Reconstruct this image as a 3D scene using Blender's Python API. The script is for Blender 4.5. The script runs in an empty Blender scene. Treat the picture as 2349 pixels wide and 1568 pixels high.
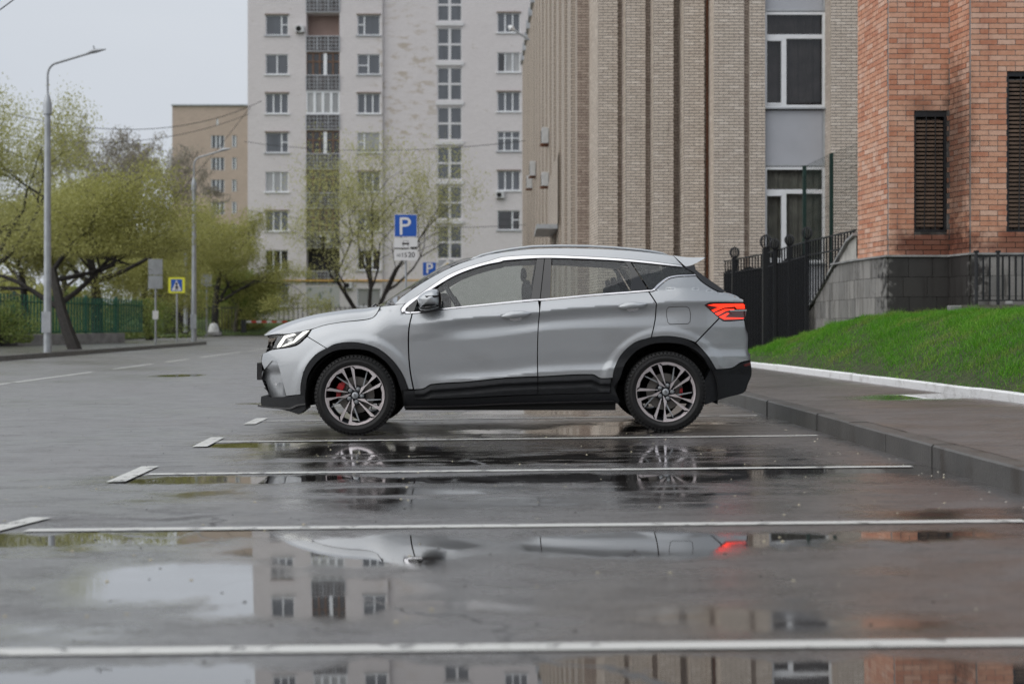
import bpy, bmesh, math, random
import numpy as np
from mathutils import Vector, Matrix, noise as mnoise
from mathutils.geometry import delaunay_2d_cdt
random.seed(7); rng = np.random.default_rng(7)
S = bpy.context.scene
R = math.radians
# ---------------------------------------------------------------- camera, sky, sun
F = 3262.5; CX = 1174.5; HY = 737.0; CAMH = 0.95
cd = bpy.data.cameras.new('camera'); cam = bpy.data.objects.new('camera', cd); S.collection.objects.link(cam)
cam.location = (0, 0, CAMH); cam.rotation_euler = (R(90), 0, 0)
cd.lens = 50; cd.sensor_width = 36; cd.shift_y = -47/2349
cd.clip_start = .1; cd.clip_end = 3000
cd.dof.use_dof = True; cd.dof.focus_distance = 12.0; cd.dof.aperture_fstop = 2.0; cd.dof.aperture_blades = 9
S.camera = cam
wd = bpy.data.worlds.new('World'); S.world = wd; wd.use_nodes = True
n = wd.node_tree.nodes; l = wd.node_tree.links
bg = n['Background']; sky = n.new('ShaderNodeTexSky'); sky.sky_type = 'NISHITA'; sky.sun_disc = False
sky.sun_elevation = R(50); sky.sun_rotation = R(232); sky.dust_density = 6; sky.air_density = 1.2; sky.ozone_density = 1.0
mx = n.new('ShaderNodeMix'); mx.data_type = 'RGBA'; mx.inputs[0].default_value = .95
tc = n.new('ShaderNodeTexCoord'); nz = n.new('ShaderNodeTexNoise'); nz.inputs['Scale'].default_value = 1.6; nz.inputs['Detail'].default_value = 5
mp = n.new('ShaderNodeMapping'); mp.inputs['Scale'].default_value = (1, 1, 2.6)
cr = n.new('ShaderNodeValToRGB'); cr.color_ramp.elements[0].position = .3; cr.color_ramp.elements[1].position = .75
cr.color_ramp.elements[0].color = (5.9, 6.35, 7.0, 1); cr.color_ramp.elements[1].color = (6.9, 7.3, 7.85, 1)
l.new(tc.outputs['Generated'], mp.inputs['Vector']); l.new(mp.outputs['Vector'], nz.inputs['Vector']); l.new(nz.outputs['Fac'], cr.inputs['Fac'])
l.new(sky.outputs['Color'], mx.inputs[6]); l.new(cr.outputs['Color'], mx.inputs[7]); l.new(mx.outputs[2], bg.inputs['Color'])
bg.inputs['Strength'].default_value = 0.070
sd = bpy.data.lights.new('sun', 'SUN'); sun = bpy.data.objects.new('sun', sd); S.collection.objects.link(sun)
sd.energy = 1.5; sd.angle = R(100); sd.color = (1, .97, .93); sun.rotation_euler = (R(44), 0, R(-60)); sun.location = (0, 0, 30)
S.view_settings.view_transform = 'Standard'; S.view_settings.look = 'None'; S.view_settings.gamma = 1; S.view_settings.exposure = 0.5
S.render.engine = 'CYCLES'; S.cycles.use_denoising = True; S.cycles.denoising_prefilter = 'FAST'; S.cycles.max_bounces = 8; S.cycles.transparent_max_bounces = 16
S.cycles.caustics_reflective = False; S.cycles.caustics_refractive = False
S.cycles.use_adaptive_sampling = True; S.cycles.adaptive_threshold = .006
# ---------------------------------------------------------------- helpers
C = S.collection
def W(u, v, Z): return Vector(((u-CX)/F*Z, Z, CAMH+(HY-v)/F*Z))
def gz(x): return .011*min(max(x, -4), 7)
def clip(x, a, b): return a if x < a else b if x > b else x
def sm(t): t = clip(t, 0, 1); return t*t*(3-2*t)
def ip(pts, x):
    if x <= pts[0][0]: return pts[0][1]
    for (a, b), (c, d) in zip(pts, pts[1:]):
        if x <= c: return b+(d-b)*(x-a)/(c-a)
    return pts[-1][1]
def thing(name, label, cat, loc=(0, 0, 0), rz=0, group=None):
    o = bpy.data.objects.new(name, None); C.objects.link(o); o.empty_display_size = .2
    o.location = loc; o.rotation_euler = (0, 0, rz); return tag(o, label, cat, group)
def tag(o, label, cat, group=None):
    o['label'] = label; o['category'] = cat
    if group: o['group'] = group
    return o
def struct(o, kind='structure', label=None):
    o['kind'] = kind
    if label: o['label'] = label
    return o
def link(name, me, mat=None, parent=None):
    o = bpy.data.objects.new(name, me); C.objects.link(o)
    if mat is not None and not len(me.materials):
        for m in (mat if isinstance(mat, (list, tuple)) else [mat]): me.materials.append(m)
    if parent: o.parent = parent
    return o
class MB:
    """gathers shapes for ONE mesh"""
    def __init__(s): s.v = []; s.f = []; s.m = []; s.r = []
    def add(s, vs, fs, mi=0, rnd=0.):
        b = len(s.v); s.v += [tuple(p) for p in vs]; s.f += [tuple(i+b for i in f) for f in fs]
        s.m += [mi]*len(fs); s.r += [rnd]*len(fs); return s
    def box(s, x0, x1, y0, y1, z0, z1, mi=0, rnd=0., M=None, bev=0):
        vs = [Vector(p) for p in ((x0,y0,z0),(x1,y0,z0),(x1,y1,z0),(x0,y1,z0),(x0,y0,z1),(x1,y0,z1),(x1,y1,z1),(x0,y1,z1))]
        if M is not None: vs = [M @ p for p in vs]
        return s.add(vs, [(0,3,2,1),(4,5,6,7),(0,1,5,4),(1,2,6,5),(2,3,7,6),(3,0,4,7)], mi, rnd)
    def tube(s, pts, rad, k=8, mi=0, cap=True):
        pts = [Vector(p) for p in pts]; rad = rad if isinstance(rad, (list, tuple)) else [rad]*len(pts)
        vs = []; up = Vector((0, 0, 1)); prev = None
        for i, p in enumerate(pts):
            d = (pts[min(i+1, len(pts)-1)]-pts[max(i-1, 0)])
            if d.length < 1e-9: d = Vector((0, 0, 1))
            d.normalize()
            a = prev if prev is not None else (Vector((1, 0, 0)) if abs(d.z) > .9 else up)
            x = a-d*a.dot(d)
            if x.length < 1e-6: x = d.orthogonal()
            x.normalize(); prev = x; y = d.cross(x)
            vs += [p+(x*math.cos(2*math.pi*j/k)+y*math.sin(2*math.pi*j/k))*rad[i] for j in range(k)]
        fs = [(i*k+j, i*k+(j+1) % k, (i+1)*k+(j+1) % k, (i+1)*k+j) for i in range(len(pts)-1) for j in range(k)]
        if cap: fs += [tuple(range(k))[::-1], tuple(range((len(pts)-1)*k, len(pts)*k))]
        return s.add(vs, fs, mi)
    def prism(s, poly, fn, a, b, mi=0):
        """poly: 2D points, fn(p, t) -> 3D at extrusion t"""
        k = len(poly); vs = [fn(p, a) for p in poly]+[fn(p, b) for p in poly]
        return s.add(vs, [tuple(range(k))[::-1], tuple(range(k, 2*k))]+[(i, (i+1) % k, k+(i+1) % k, k+i) for i in range(k)], mi)
    def lathe(s, prof, M, k=48, mi=0):
        """prof [(r, h)] round the local z axis"""
        vs = [M @ Vector((r*math.cos(2*math.pi*j/k), r*math.sin(2*math.pi*j/k), h)) for r, h in prof for j in range(k)]
        return s.add(vs, [(i*k+j, i*k+(j+1) % k, (i+1)*k+(j+1) % k, (i+1)*k+j) for i in range(len(prof)-1) for j in range(k)], mi)
    def mesh(s, name, mats, smooth=False, ang=None, bevel=0):
        me = bpy.data.meshes.new(name); me.from_pydata(s.v, [], s.f); me.update()
        for m in (mats if isinstance(mats, (list, tuple)) else [mats]): me.materials.append(m)
        if any(s.m): me.polygons.foreach_set('material_index', s.m)
        if any(s.r): a = me.attributes.new('rnd', 'FLOAT', 'FACE'); a.data.foreach_set('value', s.r)
        if bevel or smooth:
            bm = bmesh.new(); bm.from_mesh(me)
            bmesh.ops.recalc_face_normals(bm, faces=bm.faces)
            if bevel: bmesh.ops.bevel(bm, geom=bm.edges[:], offset=bevel, segments=2, profile=.5, affect='EDGES', clamp_overlap=True)
            if smooth:
                for f in bm.faces: f.smooth = True
            bm.to_mesh(me); bm.free()
        if smooth:
            me.set_sharp_from_angle(angle=R(ang or 40))
        return me
    def obj(s, name, mats, parent=None, smooth=False, ang=None, bevel=0):
        return link(name, s.mesh(name, mats, smooth, ang, bevel), None, parent)
def npmesh(name, V, Fc, mat, rnd=None, smooth=False):
    me = bpy.data.meshes.new(name); V = np.asarray(V, np.float32); Fc = np.asarray(Fc, np.int32)
    k = Fc.shape[1]; me.vertices.add(len(V)); me.vertices.foreach_set('co', V.ravel())
    me.loops.add(Fc.size); me.loops.foreach_set('vertex_index', Fc.ravel())
    me.polygons.add(len(Fc)); me.polygons.foreach_set('loop_start', np.arange(0, Fc.size, k, dtype=np.int32))
    if rnd is not None: a = me.attributes.new('rnd', 'FLOAT', 'FACE'); a.data.foreach_set('value', np.asarray(rnd, np.float32))
    me.materials.append(mat); me.update(calc_edges=True)
    me.polygons.foreach_set('use_smooth', [bool(smooth)]*len(Fc))
    return me
# ---------------------------------------------------------------- materials
class NT:
    def __init__(s, m): s.t = m.node_tree; s.n = s.t.nodes; s.l = s.t.links; s.b = s.n.get('Principled BSDF')
    def add(s, ty, **kw):
        x = s.n.new('ShaderNode'+ty)
        for k, v in kw.items():
            if k.startswith('i_'):
                key = k[2:]; key = int(key) if key.isdigit() else key.replace('_', ' ')
                if hasattr(v, 'bl_rna') and hasattr(v, 'is_linked'): s.l.new(v, x.inputs[key])
                else: x.inputs[key].default_value = v
            else: setattr(x, k, v)
        return x
    def math(s, op, a, b=None, c=None, clamp=False):
        x = s.n.new('ShaderNodeMath'); x.operation = op; x.use_clamp = clamp
        for i, v in enumerate((a, b, c)):
            if v is None: continue
            if hasattr(v, 'is_linked'): s.l.new(v, x.inputs[i])
            else: x.inputs[i].default_value = v
        return x.outputs[0]
    def mix(s, f, a, b):
        x = s.n.new('ShaderNodeMix'); x.data_type = 'RGBA'
        for i, v in ((0, f), (6, a), (7, b)):
            if hasattr(v, 'is_linked'): s.l.new(v, x.inputs[i])
            else: x.inputs[i].default_value = v if i == 0 else (*v[:3], 1)
        return x.outputs[2]
    def noise(s, scale, detail=4, vec=None, rough=.55, out='Fac'):
        x = s.n.new('ShaderNodeTexNoise'); x.inputs['Scale'].default_value = scale; x.inputs['Detail'].default_value = detail; x.inputs['Roughness'].default_value = rough
        if vec is not None: s.l.new(vec, x.inputs['Vector'])
        return x.outputs[out]
    def ramp(s, f, *st):
        x = s.n.new('ShaderNodeValToRGB'); e = x.color_ramp.elements
        while len(e) < len(st): e.new(.5)
        for q, (p, c) in zip(e, st): q.position = p; q.color = (*c[:3], 1) if isinstance(c, (tuple, list)) else (c, c, c, 1)
        s.l.new(f, x.inputs[0]); return x.outputs[0]
    def rng(s, f, a, b, c=0., d=1., smooth=True):
        x = s.n.new('ShaderNodeMapRange'); x.interpolation_type = 'SMOOTHSTEP' if smooth else 'LINEAR'
        s.l.new(f, x.inputs[0])
        for i, v in enumerate((a, b, c, d)): x.inputs[i+1].default_value = v
        return x.outputs[0]
    def bump(s, h, st=.3, dist=.02):
        x = s.n.new('ShaderNodeBump'); x.inputs['Strength'].default_value = st; x.inputs['Distance'].default_value = dist
        s.l.new(h, x.inputs['Height']); s.l.new(x.outputs[0], s.b.inputs['Normal']); return x
    def set(s, **kw):
        for k, v in kw.items():
            i = s.b.inputs[k.replace('_', ' ')]
            if hasattr(v, 'is_linked'): s.l.new(v, i)
            else: i.default_value = (*v, 1) if isinstance(v, tuple) and len(v) == 3 else v
    def pos(s): return s.n.new('ShaderNodeNewGeometry').outputs['Position']
    def obj(s): return s.n.new('ShaderNodeTexCoord').outputs['Object']
    def rnd(s):
        x = s.n.new('ShaderNodeAttribute'); x.attribute_name = 'rnd'; return x.outputs['Fac']
    def scl(s, v, k):
        x = s.n.new('ShaderNodeVectorMath'); x.operation = 'MULTIPLY'; s.l.new(v, x.inputs[0]); x.inputs[1].default_value = k; return x.outputs[0]
def mat(name, col=(.5, .5, .5), rough=.6, metal=0., coat=0., var=.12, nscale=6., bump=0., bscale=60., emit=None, estr=0, spec=.5):
    m = bpy.data.materials.new(name); m.use_nodes = True; t = NT(m)
    t.set(Roughness=rough, Metallic=metal, Coat_Weight=coat, Coat_Roughness=.04)
    t.b.inputs['Specular IOR Level'].default_value = spec
    p = t.pos()
    if var:
        f = t.noise(nscale, 5, p); a = tuple(c*(1-var) for c in col); b = tuple(min(c*(1+var), .95) for c in col)
        t.set(Base_Color=t.ramp(f, (.3, a), (.7, b)))
    else: t.set(Base_Color=col)
    if bump: t.bump(t.noise(bscale, 3, p), bump, .01)
    if emit: t.set(Emission_Color=emit, Emission_Strength=float(estr))
    return m
M = {}
M['metal_grey'] = mat('galvanised metal', (.36, .38, .40), .42, .5, var=.15, nscale=3)
M['black_iron'] = mat('black painted iron', (.009, .010, .013), .45, 0, 0., var=.4, nscale=20, bump=.2, bscale=90)
M['white_plastic'] = mat('white plastic frame', (.72, .74, .76), .4, var=.05)
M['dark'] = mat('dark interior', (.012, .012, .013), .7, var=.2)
M['sill_metal'] = mat('grey sill metal', (.42, .44, .46), .45, .2, var=.1)
M['concrete'] = mat('wet concrete', (.27, .27, .27), .6, var=.3, nscale=4, bump=.3, bscale=50)
M['rust'] = mat('rusty steel', (.16, .06, .03), .8, var=.4, nscale=12)
M['ac_white'] = mat('air conditioner casing', (.52, .53, .53), .5, var=.1)
M['bark'] = mat('wet dark bark', (.020, .017, .015), .75, var=.45, nscale=9, bump=.6, bscale=30)
M['bark_grey'] = mat('grey brown bark', (.10, .085, .07), .8, var=.35, nscale=7, bump=.5, bscale=30)
def leaf_mat(name, c1, c2, c3=None, straw=None):
    m = bpy.data.materials.new(name); m.use_nodes = True; t = NT(m); r = t.rnd()
    cc = t.ramp(r, (0, c1), (.6, c2), (1, c3 or c2))
    if straw:
        pp = t.pos(); cc = t.mix(t.math('MULTIPLY', t.rng(t.noise(1.6, 5, pp), .50, .68), .75), cc, straw); cc = t.mix(t.math('MULTIPLY', t.rng(t.noise(.7, 3, pp), .48, .66), .35), cc, c1)
    t.set(Base_Color=cc, Roughness=.55)
    tr = t.add('BsdfTranslucent'); t.l.new(t.ramp(r, (0, c1), (1, c2)), tr.inputs[0])
    ms = t.add('MixShader'); ms.inputs[0].default_value = .45
    t.l.new(t.b.outputs[0], ms.inputs[1]); t.l.new(tr.outputs[0], ms.inputs[2]); t.l.new(ms.outputs[0], t.n['Material Output'].inputs[0])
    return m
M['leaf_yellow'] = leaf_mat('young yellow green leaves', (.36, .365, .13), (.50, .50, .20), (.62, .62, .33))
M['leaf_green'] = leaf_mat('fresh green leaves', (.15, .21, .05), (.26, .33, .09), (.36, .42, .14))
M['leaf_olive'] = leaf_mat('olive young leaves', (.27, .27, .08), (.43, .43, .14), (.56, .56, .22))
M['leaf_bud'] = leaf_mat('reddish brown buds', (.24, .215, .18), (.33, .30, .25), (.42, .41, .29))
M['grass'] = leaf_mat('grass blades', (.055, .22, .010), (.13, .38, .018), (.28, .48, .05), straw=(.34, .36, .10))
def glass_pane(name, tint, rough=.03, inner=(.02, .02, .022), cur=None):
    """opaque window of a far room: dark behind a glossy sheet"""
    m = bpy.data.materials.new(name); m.use_nodes = True; t = NT(m); p = t.pos()
    c = t.mix(t.noise(.9, 3, t.scl(p, (2.4, 1, .5))), inner, tint)
    t.set(Base_Color=c, Roughness=rough, Coat_Weight=.6, Coat_Roughness=.02); t.b.inputs['Specular IOR Level'].default_value = .7
    return m
M['pane'] = glass_pane('window glass', (.12, .13, .15), inner=(.045, .05, .055))
M['pane_curtain'] = glass_pane('window with pale curtain', (.45, .45, .44), inner=(.16, .17, .18))
M['pane_dark'] = glass_pane('dark window glass', (.035, .033, .034), inner=(.012, .012, .014))
def brickmat(name, stops, stain=None, rough=.75, spots=None):
    m = bpy.data.materials.new(name); m.use_nodes = True; t = NT(m); p = t.pos()
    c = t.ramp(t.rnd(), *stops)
    f = t.noise(14, 5, p); c2 = t.mix(.22, c, t.ramp(f, (.3, tuple(x*.62 for x in stops[0][1])), (.7, stops[-1][1])))
    if stain:      # damp runs and soot with a shape of their own
        lo, hi, col = stain
        s = t.noise(2.2, 6, t.scl(p, (1.6, 1.6, .35)))
        c2 = t.mix(t.math('MULTIPLY', t.rng(s, lo, hi), .55), c2, col)
    if spots:
        for (ctr, scl, r0, r1, amt, col) in spots:
            v = t.add('VectorMath', operation='SUBTRACT'); t.l.new(p, v.inputs[0]); v.inputs[1].default_value = ctr
            v2 = t.add('VectorMath', operation='MULTIPLY'); t.l.new(v.outputs[0], v2.inputs[0]); v2.inputs[1].default_value = scl
            ln = t.add('VectorMath', operation='LENGTH'); t.l.new(v2.outputs[0], ln.inputs[0])
            d = t.math('ADD', ln.outputs['Value'], t.math('MULTIPLY', t.math('SUBTRACT', t.noise(7, 5, p), .5), .9))
            c2 = t.mix(t.math('MULTIPLY', t.rng(d, r1, r0), amt), c2, col)
    t.set(Base_Color=c2, Roughness=rough); t.bump(t.noise(90, 4, p), .35, .006)
    return m
# ---------------------------------------------------------------- ground
def px_ground(u, v):
    """ground point under a picture position, on the cross-sloped asphalt"""
    k = (v-HY)/F; x = 0.
    for _ in range(8): Z = (CAMH-gz(x))/k; x = (u-CX)/F*Z
    return x, Z
def asphalt(name, base, wet=1.0, puddles=(), patch=(.56, .66), rough=(.33, .2), lane=0.):
    m = bpy.data.materials.new(name); m.use_nodes = True; t = NT(m); p = t.pos()
    warp = t.add('VectorMath', operation='MULTIPLY_ADD'); t.l.new(t.noise(1.9, 9, p, rough=.66, out='Color'), warp.inputs[0])
    warp.inputs[1].default_value = (.8, .8, 0); 
    off = t.add('VectorMath', operation='SUBTRACT'); t.l.new(p, off.inputs[0]); off.inputs[1].default_value = (.4, .4, 0); t.l.new(off.outputs[0], warp.inputs[2])
    mask = None; brk = t.rng(t.noise(1.5, 7, t.scl(p, (.75, 2.6, 1)), rough=.62), .40, .52)
    for (x, y, rx, ry, soft, wt) in puddles:
        v = t.add('VectorMath', operation='SUBTRACT'); t.l.new(warp.outputs[0], v.inputs[0]); v.inputs[1].default_value = (x, y, 0)
        v2 = t.add('VectorMath', operation='MULTIPLY'); t.l.new(v.outputs[0], v2.inputs[0]); v2.inputs[1].default_value = (1/rx, 1/ry, 0)
        ln = t.add('VectorMath', operation='LENGTH'); t.l.new(v2.outputs[0], ln.inputs[0])
        r = t.rng(ln.outputs['Value'], 1+soft, 1-soft, 0., wt)
        if soft >= .6: r = t.math('MULTIPLY', r, brk)
        mask = r if mask is None else t.math('MAXIMUM', mask, r)
    # small hollows where the film of water closes
    pn = t.rng(t.noise(.55, 7, t.scl(p, (.8, 1.15, 1)), rough=.6), patch[0], patch[1])
    sx0 = t.add('SeparateXYZ'); t.l.new(p, sx0.inputs[0])
    pn = t.math('MULTIPLY', pn, t.rng(sx0.outputs[0], -2.9, -2.1, .18*wet, wet*.85) if lane else wet*.85)
    mask = pn if mask is None else t.math('MAXIMUM', mask, pn)
    film = t.noise(.33, 4, t.scl(p, (.7, 1, 1)))
    agg = t.noise(230, 3, p); agg2 = t.noise(48, 4, p)
    col = t.mix(t.ramp(t.math('ADD', t.math('MULTIPLY', agg, .5), t.math('MULTIPLY', t.noise(75, 3, p), .5)), (.38, .0), (.62, 1.)), tuple(c*.25 for c in base), tuple(c*2.4 for c in base))
    col = t.mix(t.math('MULTIPLY', t.noise(.9, 6, p), .5), col, tuple(c*.5 for c in base))
    col = t.mix(t.math('MULTIPLY', mask, .6), col, tuple(c*.35 for c in base))
    vc = t.add('TexVoronoi', feature='DISTANCE_TO_EDGE'); vc.inputs['Scale'].default_value = .22; t.l.new(warp.outputs[0], vc.inputs['Vector'])
    crack = t.math('MULTIPLY', t.rng(vc.outputs['Distance'], .006, .0015), t.rng(t.noise(.4, 2, p), .5, .6)); col = t.mix(t.math('MULTIPLY', crack, .85), col, (.008, .008, .008))
    grit = t.rng(t.noise(34, 2, p), .74, .80)
    col = t.mix(t.math('MULTIPLY', grit, .5), col, (.16, .14, .12))
    r0 = t.rng(film, .35, .65, rough[0], rough[1])
    sxx = t.add('SeparateXYZ'); t.l.new(p, sxx.inputs[0]); r0 = t.math('ADD', r0, t.rng(t.math('ADD', sxx.outputs[0], t.math('MULTIPLY', film, 1.2)), -1.2, -2.6, 0., lane))
    r0 = t.math('ADD', r0, t.math('MULTIPLY', t.math('SUBTRACT', t.noise(1.5, 8, t.scl(p, (1, 1.6, 1)), rough=.7), .5), .55))
    r0 = t.math('MAXIMUM', r0, .08)
    ro = t.math('ADD', t.math('MULTIPLY', r0, t.math('SUBTRACT', 1., mask)), .022, clamp=True)
    ro = t.math('ADD', ro, t.math('MULTIPLY', crack, .5), clamp=True)
    wet_ = t.math('ADD', t.math('MULTIPLY', t.noise(2.6, 10, t.scl(p, (.8, 1.9, 1)), rough=.78), .8), t.math('MULTIPLY', t.noise(38, 3, p), .2))
    cw = t.math('MAXIMUM', t.rng(wet_, .36, .54), mask)
    t.set(Base_Color=col, Roughness=ro, IOR=(t.rng(sx0.outputs[0], -2.9, -2.0, 2.3, 1.7) if lane else 1.7), Coat_Weight=cw, Coat_Roughness=ro, Coat_IOR=1.5)
    h = t.math('ADD', t.math('MULTIPLY', agg, .25), t.math('ADD', t.math('MULTIPLY', agg2, .55), t.math('MULTIPLY', t.noise(15, 4, p), 1.0)))
    inv = t.math('SUBTRACT', 1., mask)
    h = t.math('MULTIPLY', h, t.math('MULTIPLY', inv, inv))
    h = t.math('ADD', h, t.math('MULTIPLY', t.noise(6, 3, p), .05))
    bn = t.bump(h, .3, .012)
    if lane: t.l.new(t.rng(sx0.outputs[0], -2.9, -2.1, .6, .36), bn.inputs['Strength'])
    return m
def pud(u, v, ru, rv, soft=.25, wt=1.):
    """an ellipse of standing water, given by where its middle and its rims fall"""
    x, y = px_ground(u, v); x1, _ = px_ground(u+ru, v); _, y1 = px_ground(u, v-rv); _, y0 = px_ground(u, v+rv)
    return (x, y, max(abs(x1-x), .05), max((y1-y0)/2, .05), soft, wt)
PUD = [pud(560, 1098, 330, 11, .3), pud(580, 1020, 130, 6, .3), pud(300, 1232, 420, 17, .25), pud(830, 1255, 330, 42, .35),
       pud(1430, 1248, 330, 36, .35), pud(420, 1330, 310, 56, .4, .93), pud(720, 1370, 300, 62, .3), pud(1130, 1380, 240, 26, .6, .8),
       pud(1200, 1585, 1900, 84, .12), pud(1000, 1135, 330, 34, .7, .9), pud(1560, 1120, 240, 40, .7, .9), pud(1830, 1072, 190, 9, .5), pud(900, 1045, 330, 26, .7, .95), pud(1450, 1042, 330, 26, .7, .95), pud(1250, 1097, 640, 11, .5, 1.), pud(1150, 1055, 500, 12, .6, 1.),
       pud(1800, 1240, 200, 18, .4), pud(2080, 1230, 200, 16, .5), pud(640, 925, 90, 3, .5), pud(410, 861, 60, 3, .5)]
M['asphalt'] = asphalt('wet asphalt with puddles', (.062, .057, .055), 1., PUD, rough=(.38, .20), lane=.16, patch=(.50, .62))
M['asphalt_side'] = asphalt('wet footway asphalt', (.066, .056, .051), .6, [pud(2100, 945, 160, 9, .5)], patch=(.6, .72), rough=(.5, .34))
xs = [-260, -60, -25, -12, -4, -2, 0, 2, 4, 7, 12, 30, 80, 260]; ys = [-60, -20, -5, 0, 5, 10, 20, 40, 70, 110, 200, 420, 900]
mb = MB(); mb.add([(x, y, gz(x)) for y in ys for x in xs], [(j*len(xs)+i, j*len(xs)+i+1, (j+1)*len(xs)+i+1, (j+1)*len(xs)+i) for j in range(len(ys)-1) for i in range(len(xs)-1)])
struct(mb.obj('road', M['asphalt']))
# painted lines: raised sheets 4 mm above the asphalt, with worn spots
def paintmat(name, col=(.60, .60, .575), wear=.55):
    m = bpy.data.materials.new(name); m.use_nodes = True; t = NT(m); p = t.pos()
    f = t.noise(9, 8, p, rough=.7); c = t.mix(t.rng(f, wear, wear+.08), col, (.12, .12, .12))
    c = t.mix(t.math('MULTIPLY', t.noise(2.3, 5, t.scl(p, (.5, 2, 1))), .35), c, tuple(x*.62 for x in col))
    t.set(Base_Color=c, Roughness=.42); t.bump(t.noise(160, 3, p), .3, .003); return m
M['paint'] = paintmat('worn white road paint')
def strip(p0, p1, w, name, z=.005, n=10, label=None):
    """a marking from p0 to p1 on the road"""
    a = Vector((*p0, 0)); b = Vector((*p1, 0)); d = (b-a).normalized(); q = Vector((-d.y, d.x, 0))*w/2
    vs = []; jit = lambda k: (mnoise.noise(Vector((p0[0]*3+k*.7, p0[1], 0)))*.006)
    for i in range(n+1):
        c = a.lerp(b, i/n); vs += [c+q*(1+jit(i)*8), c-q*(1+jit(i+31)*8)]
    vs = [Vector((v.x, v.y, gz(v.x)+z)) for v in vs]
    m = MB().add(vs, [(2*i, 2*i+1, 2*i+3, 2*i+2) for i in range(n)])
    o = struct(m.obj(name, M['paint'])); 
    if label: o['label'] = label
    return o
rows = [(1497, 1474, 0, 2349, 4.1), (1217, 1195, 60, 2349, 6.6), (1088, 1070, 340, 2092, 8.98), (1014, 999, 490, 1875, 11.43), (966, 953, 600, 1738, 13.9), (None, None, None, None, 16.35), (None,)*4+(18.8,)]
for (va, vb, ua, ub, Zc) in rows:
    if va is None: p0 = (-2.62, Zc); p1 = (2.25, Zc+.02)
    elif ua == 0: p0 = px_ground(-300, va+3); p1 = px_ground(2600, vb-3)
    else: p0 = px_ground(ua, va); p1 = px_ground(ub, vb)
    strip(p0, p1, .09, 'bay_line', .004, 40)
for (u0, v0, u1, v1, uw) in ((-60, 1228, 95, 1189, 0), (265, 1107, 345, 1071, 0), (458, 1026, 500, 1004, 0), (572, 974, 602, 960, 0)):
    a = px_ground(u0, v0); b = px_ground(u1, v1); strip(a, b, .115, 'bay_tick', .008, 4)
for Z0, Z1 in ((20.2, 22.9), (23.1, 27.9), (29.5, 33.2), (34.6, 37.5), (39, 46), (47.5, 55), (56.5, 64), (66, 74), (76, 84)):
    x0 = -8.05-(Z0-22)*.030; x1 = -8.05-(Z1-22)*.030
    strip((x0, Z0), (x1, Z1), .12, 'lane_dash', .005, 4)
# ---- right kerb, footway, white border kerb, grass bank
def XK(Z): return 2.72-.030*(Z-7.0) if Z < 30 else 2.03-.02*(Z-30)      # face of the kerb
def XB(Z): return 4.60-.060*(Z-12.7)                                     # border kerb
KH = .145
kerbm = bpy.data.materials.new('wet concrete kerb'); kerbm.use_nodes = True; t = NT(kerbm); p = t.pos()
c = t.mix(t.noise(3, 6, p), (.06, .06, .06), (.13, .125, .12)); c = t.mix(t.math('MULTIPLY', t.rng(t.noise(4, 7, t.scl(p, (1, 1, .25))), .5, .68), .7), c, (.05, .042, .035))
t.set(Base_Color=c, Roughness=.38); t.bump(t.noise(45, 5, p), .5, .01)
kerb = bpy.data.objects.new('kerb', None); C.objects.link(kerb); struct(kerb)
kw = .16; Zc = -3.; i = 0
while Zc < 36:
    L = 1.0; a, b = Zc+.006, Zc+L-.006; x0, x1 = XK(a), XK(b); z0, z1 = gz(x0)-.1, gz(x0)+KH+rng.uniform(-.006, .006); jx = rng.uniform(-.006, .006); x0 += jx; x1 += jx+rng.uniform(-.004, .004)
    mb = MB(); e = .012
    prof = [(0, z0), (0, z1-e), (e, z1), (kw, z1), (kw, z0)]
    mb.add([(x0+q, a, z) for q, z in prof]+[(x1+q, b, z) for q, z in prof], [(0, 1, 2, 3, 4), (9, 8, 7, 6, 5)]+[(k, k+5, (k+1) % 5+5, (k+1) % 5) for k in range(5)])
    mb.obj('kerbstone', kerbm, kerb); Zc += L; i += 1
Zs = [-4, 0, 4, 8, 12, 16, 20, 24, 28, 32, 36]
def footz(x): return gz(x)+KH-.004+.012*max(x-3, 0)
mb = MB(); cols = 5
for Z in Zs:
    a = XK(Z)+kw+.002; b = XB(Z)+.02
    for k in range(cols): x = a+(b-a)*k/(cols-1); mb.v.append((x, Z, footz(x)))
for j in range(len(Zs)-1):
    for k in range(cols-1): q = j*cols+k; mb.f.append((q, q+1, q+1+cols, q+cols)); mb.m.append(0); mb.r.append(0.)
struct(mb.obj('pavement', M['asphalt_side']))
whitek = bpy.data.materials.new('whitewashed border kerb'); whitek.use_nodes = True; t = NT(whitek); p = t.pos()
c = t.mix(t.rng(t.noise(5, 7, p), .5, .8), (.80, .81, .82), (.50, .50, .49)); t.set(Base_Color=c, Roughness=.6); t.bump(t.noise(40, 5, p), .5, .01)
border = bpy.data.objects.new('border_kerb', None); C.objects.link(border); struct(border); Zc = 2.
while Zc < 29:
    a, b = Zc+.004, Zc+.996; x0, x1 = XB(a), XB(b); h = footz(x0)+.085+rng.uniform(-.005, .005); h2 = h+rng.uniform(-.003, .003)
    w = .085; prof = lambda x, y, hh: [(x, y, .05), (x, y, hh-.012), (x+.012, y, hh), (x+w, y, hh), (x+w, y, .05)]
    MB().add(prof(x0, a, h)+prof(x1, b, h2), [(0, 1, 2, 3, 4), (9, 8, 7, 6, 5)]+[(k, k+5, (k+1) % 5+5, (k+1) % 5) for k in range(5)]).obj('kerbstone', whitek, border)
    Zc += 1
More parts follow.
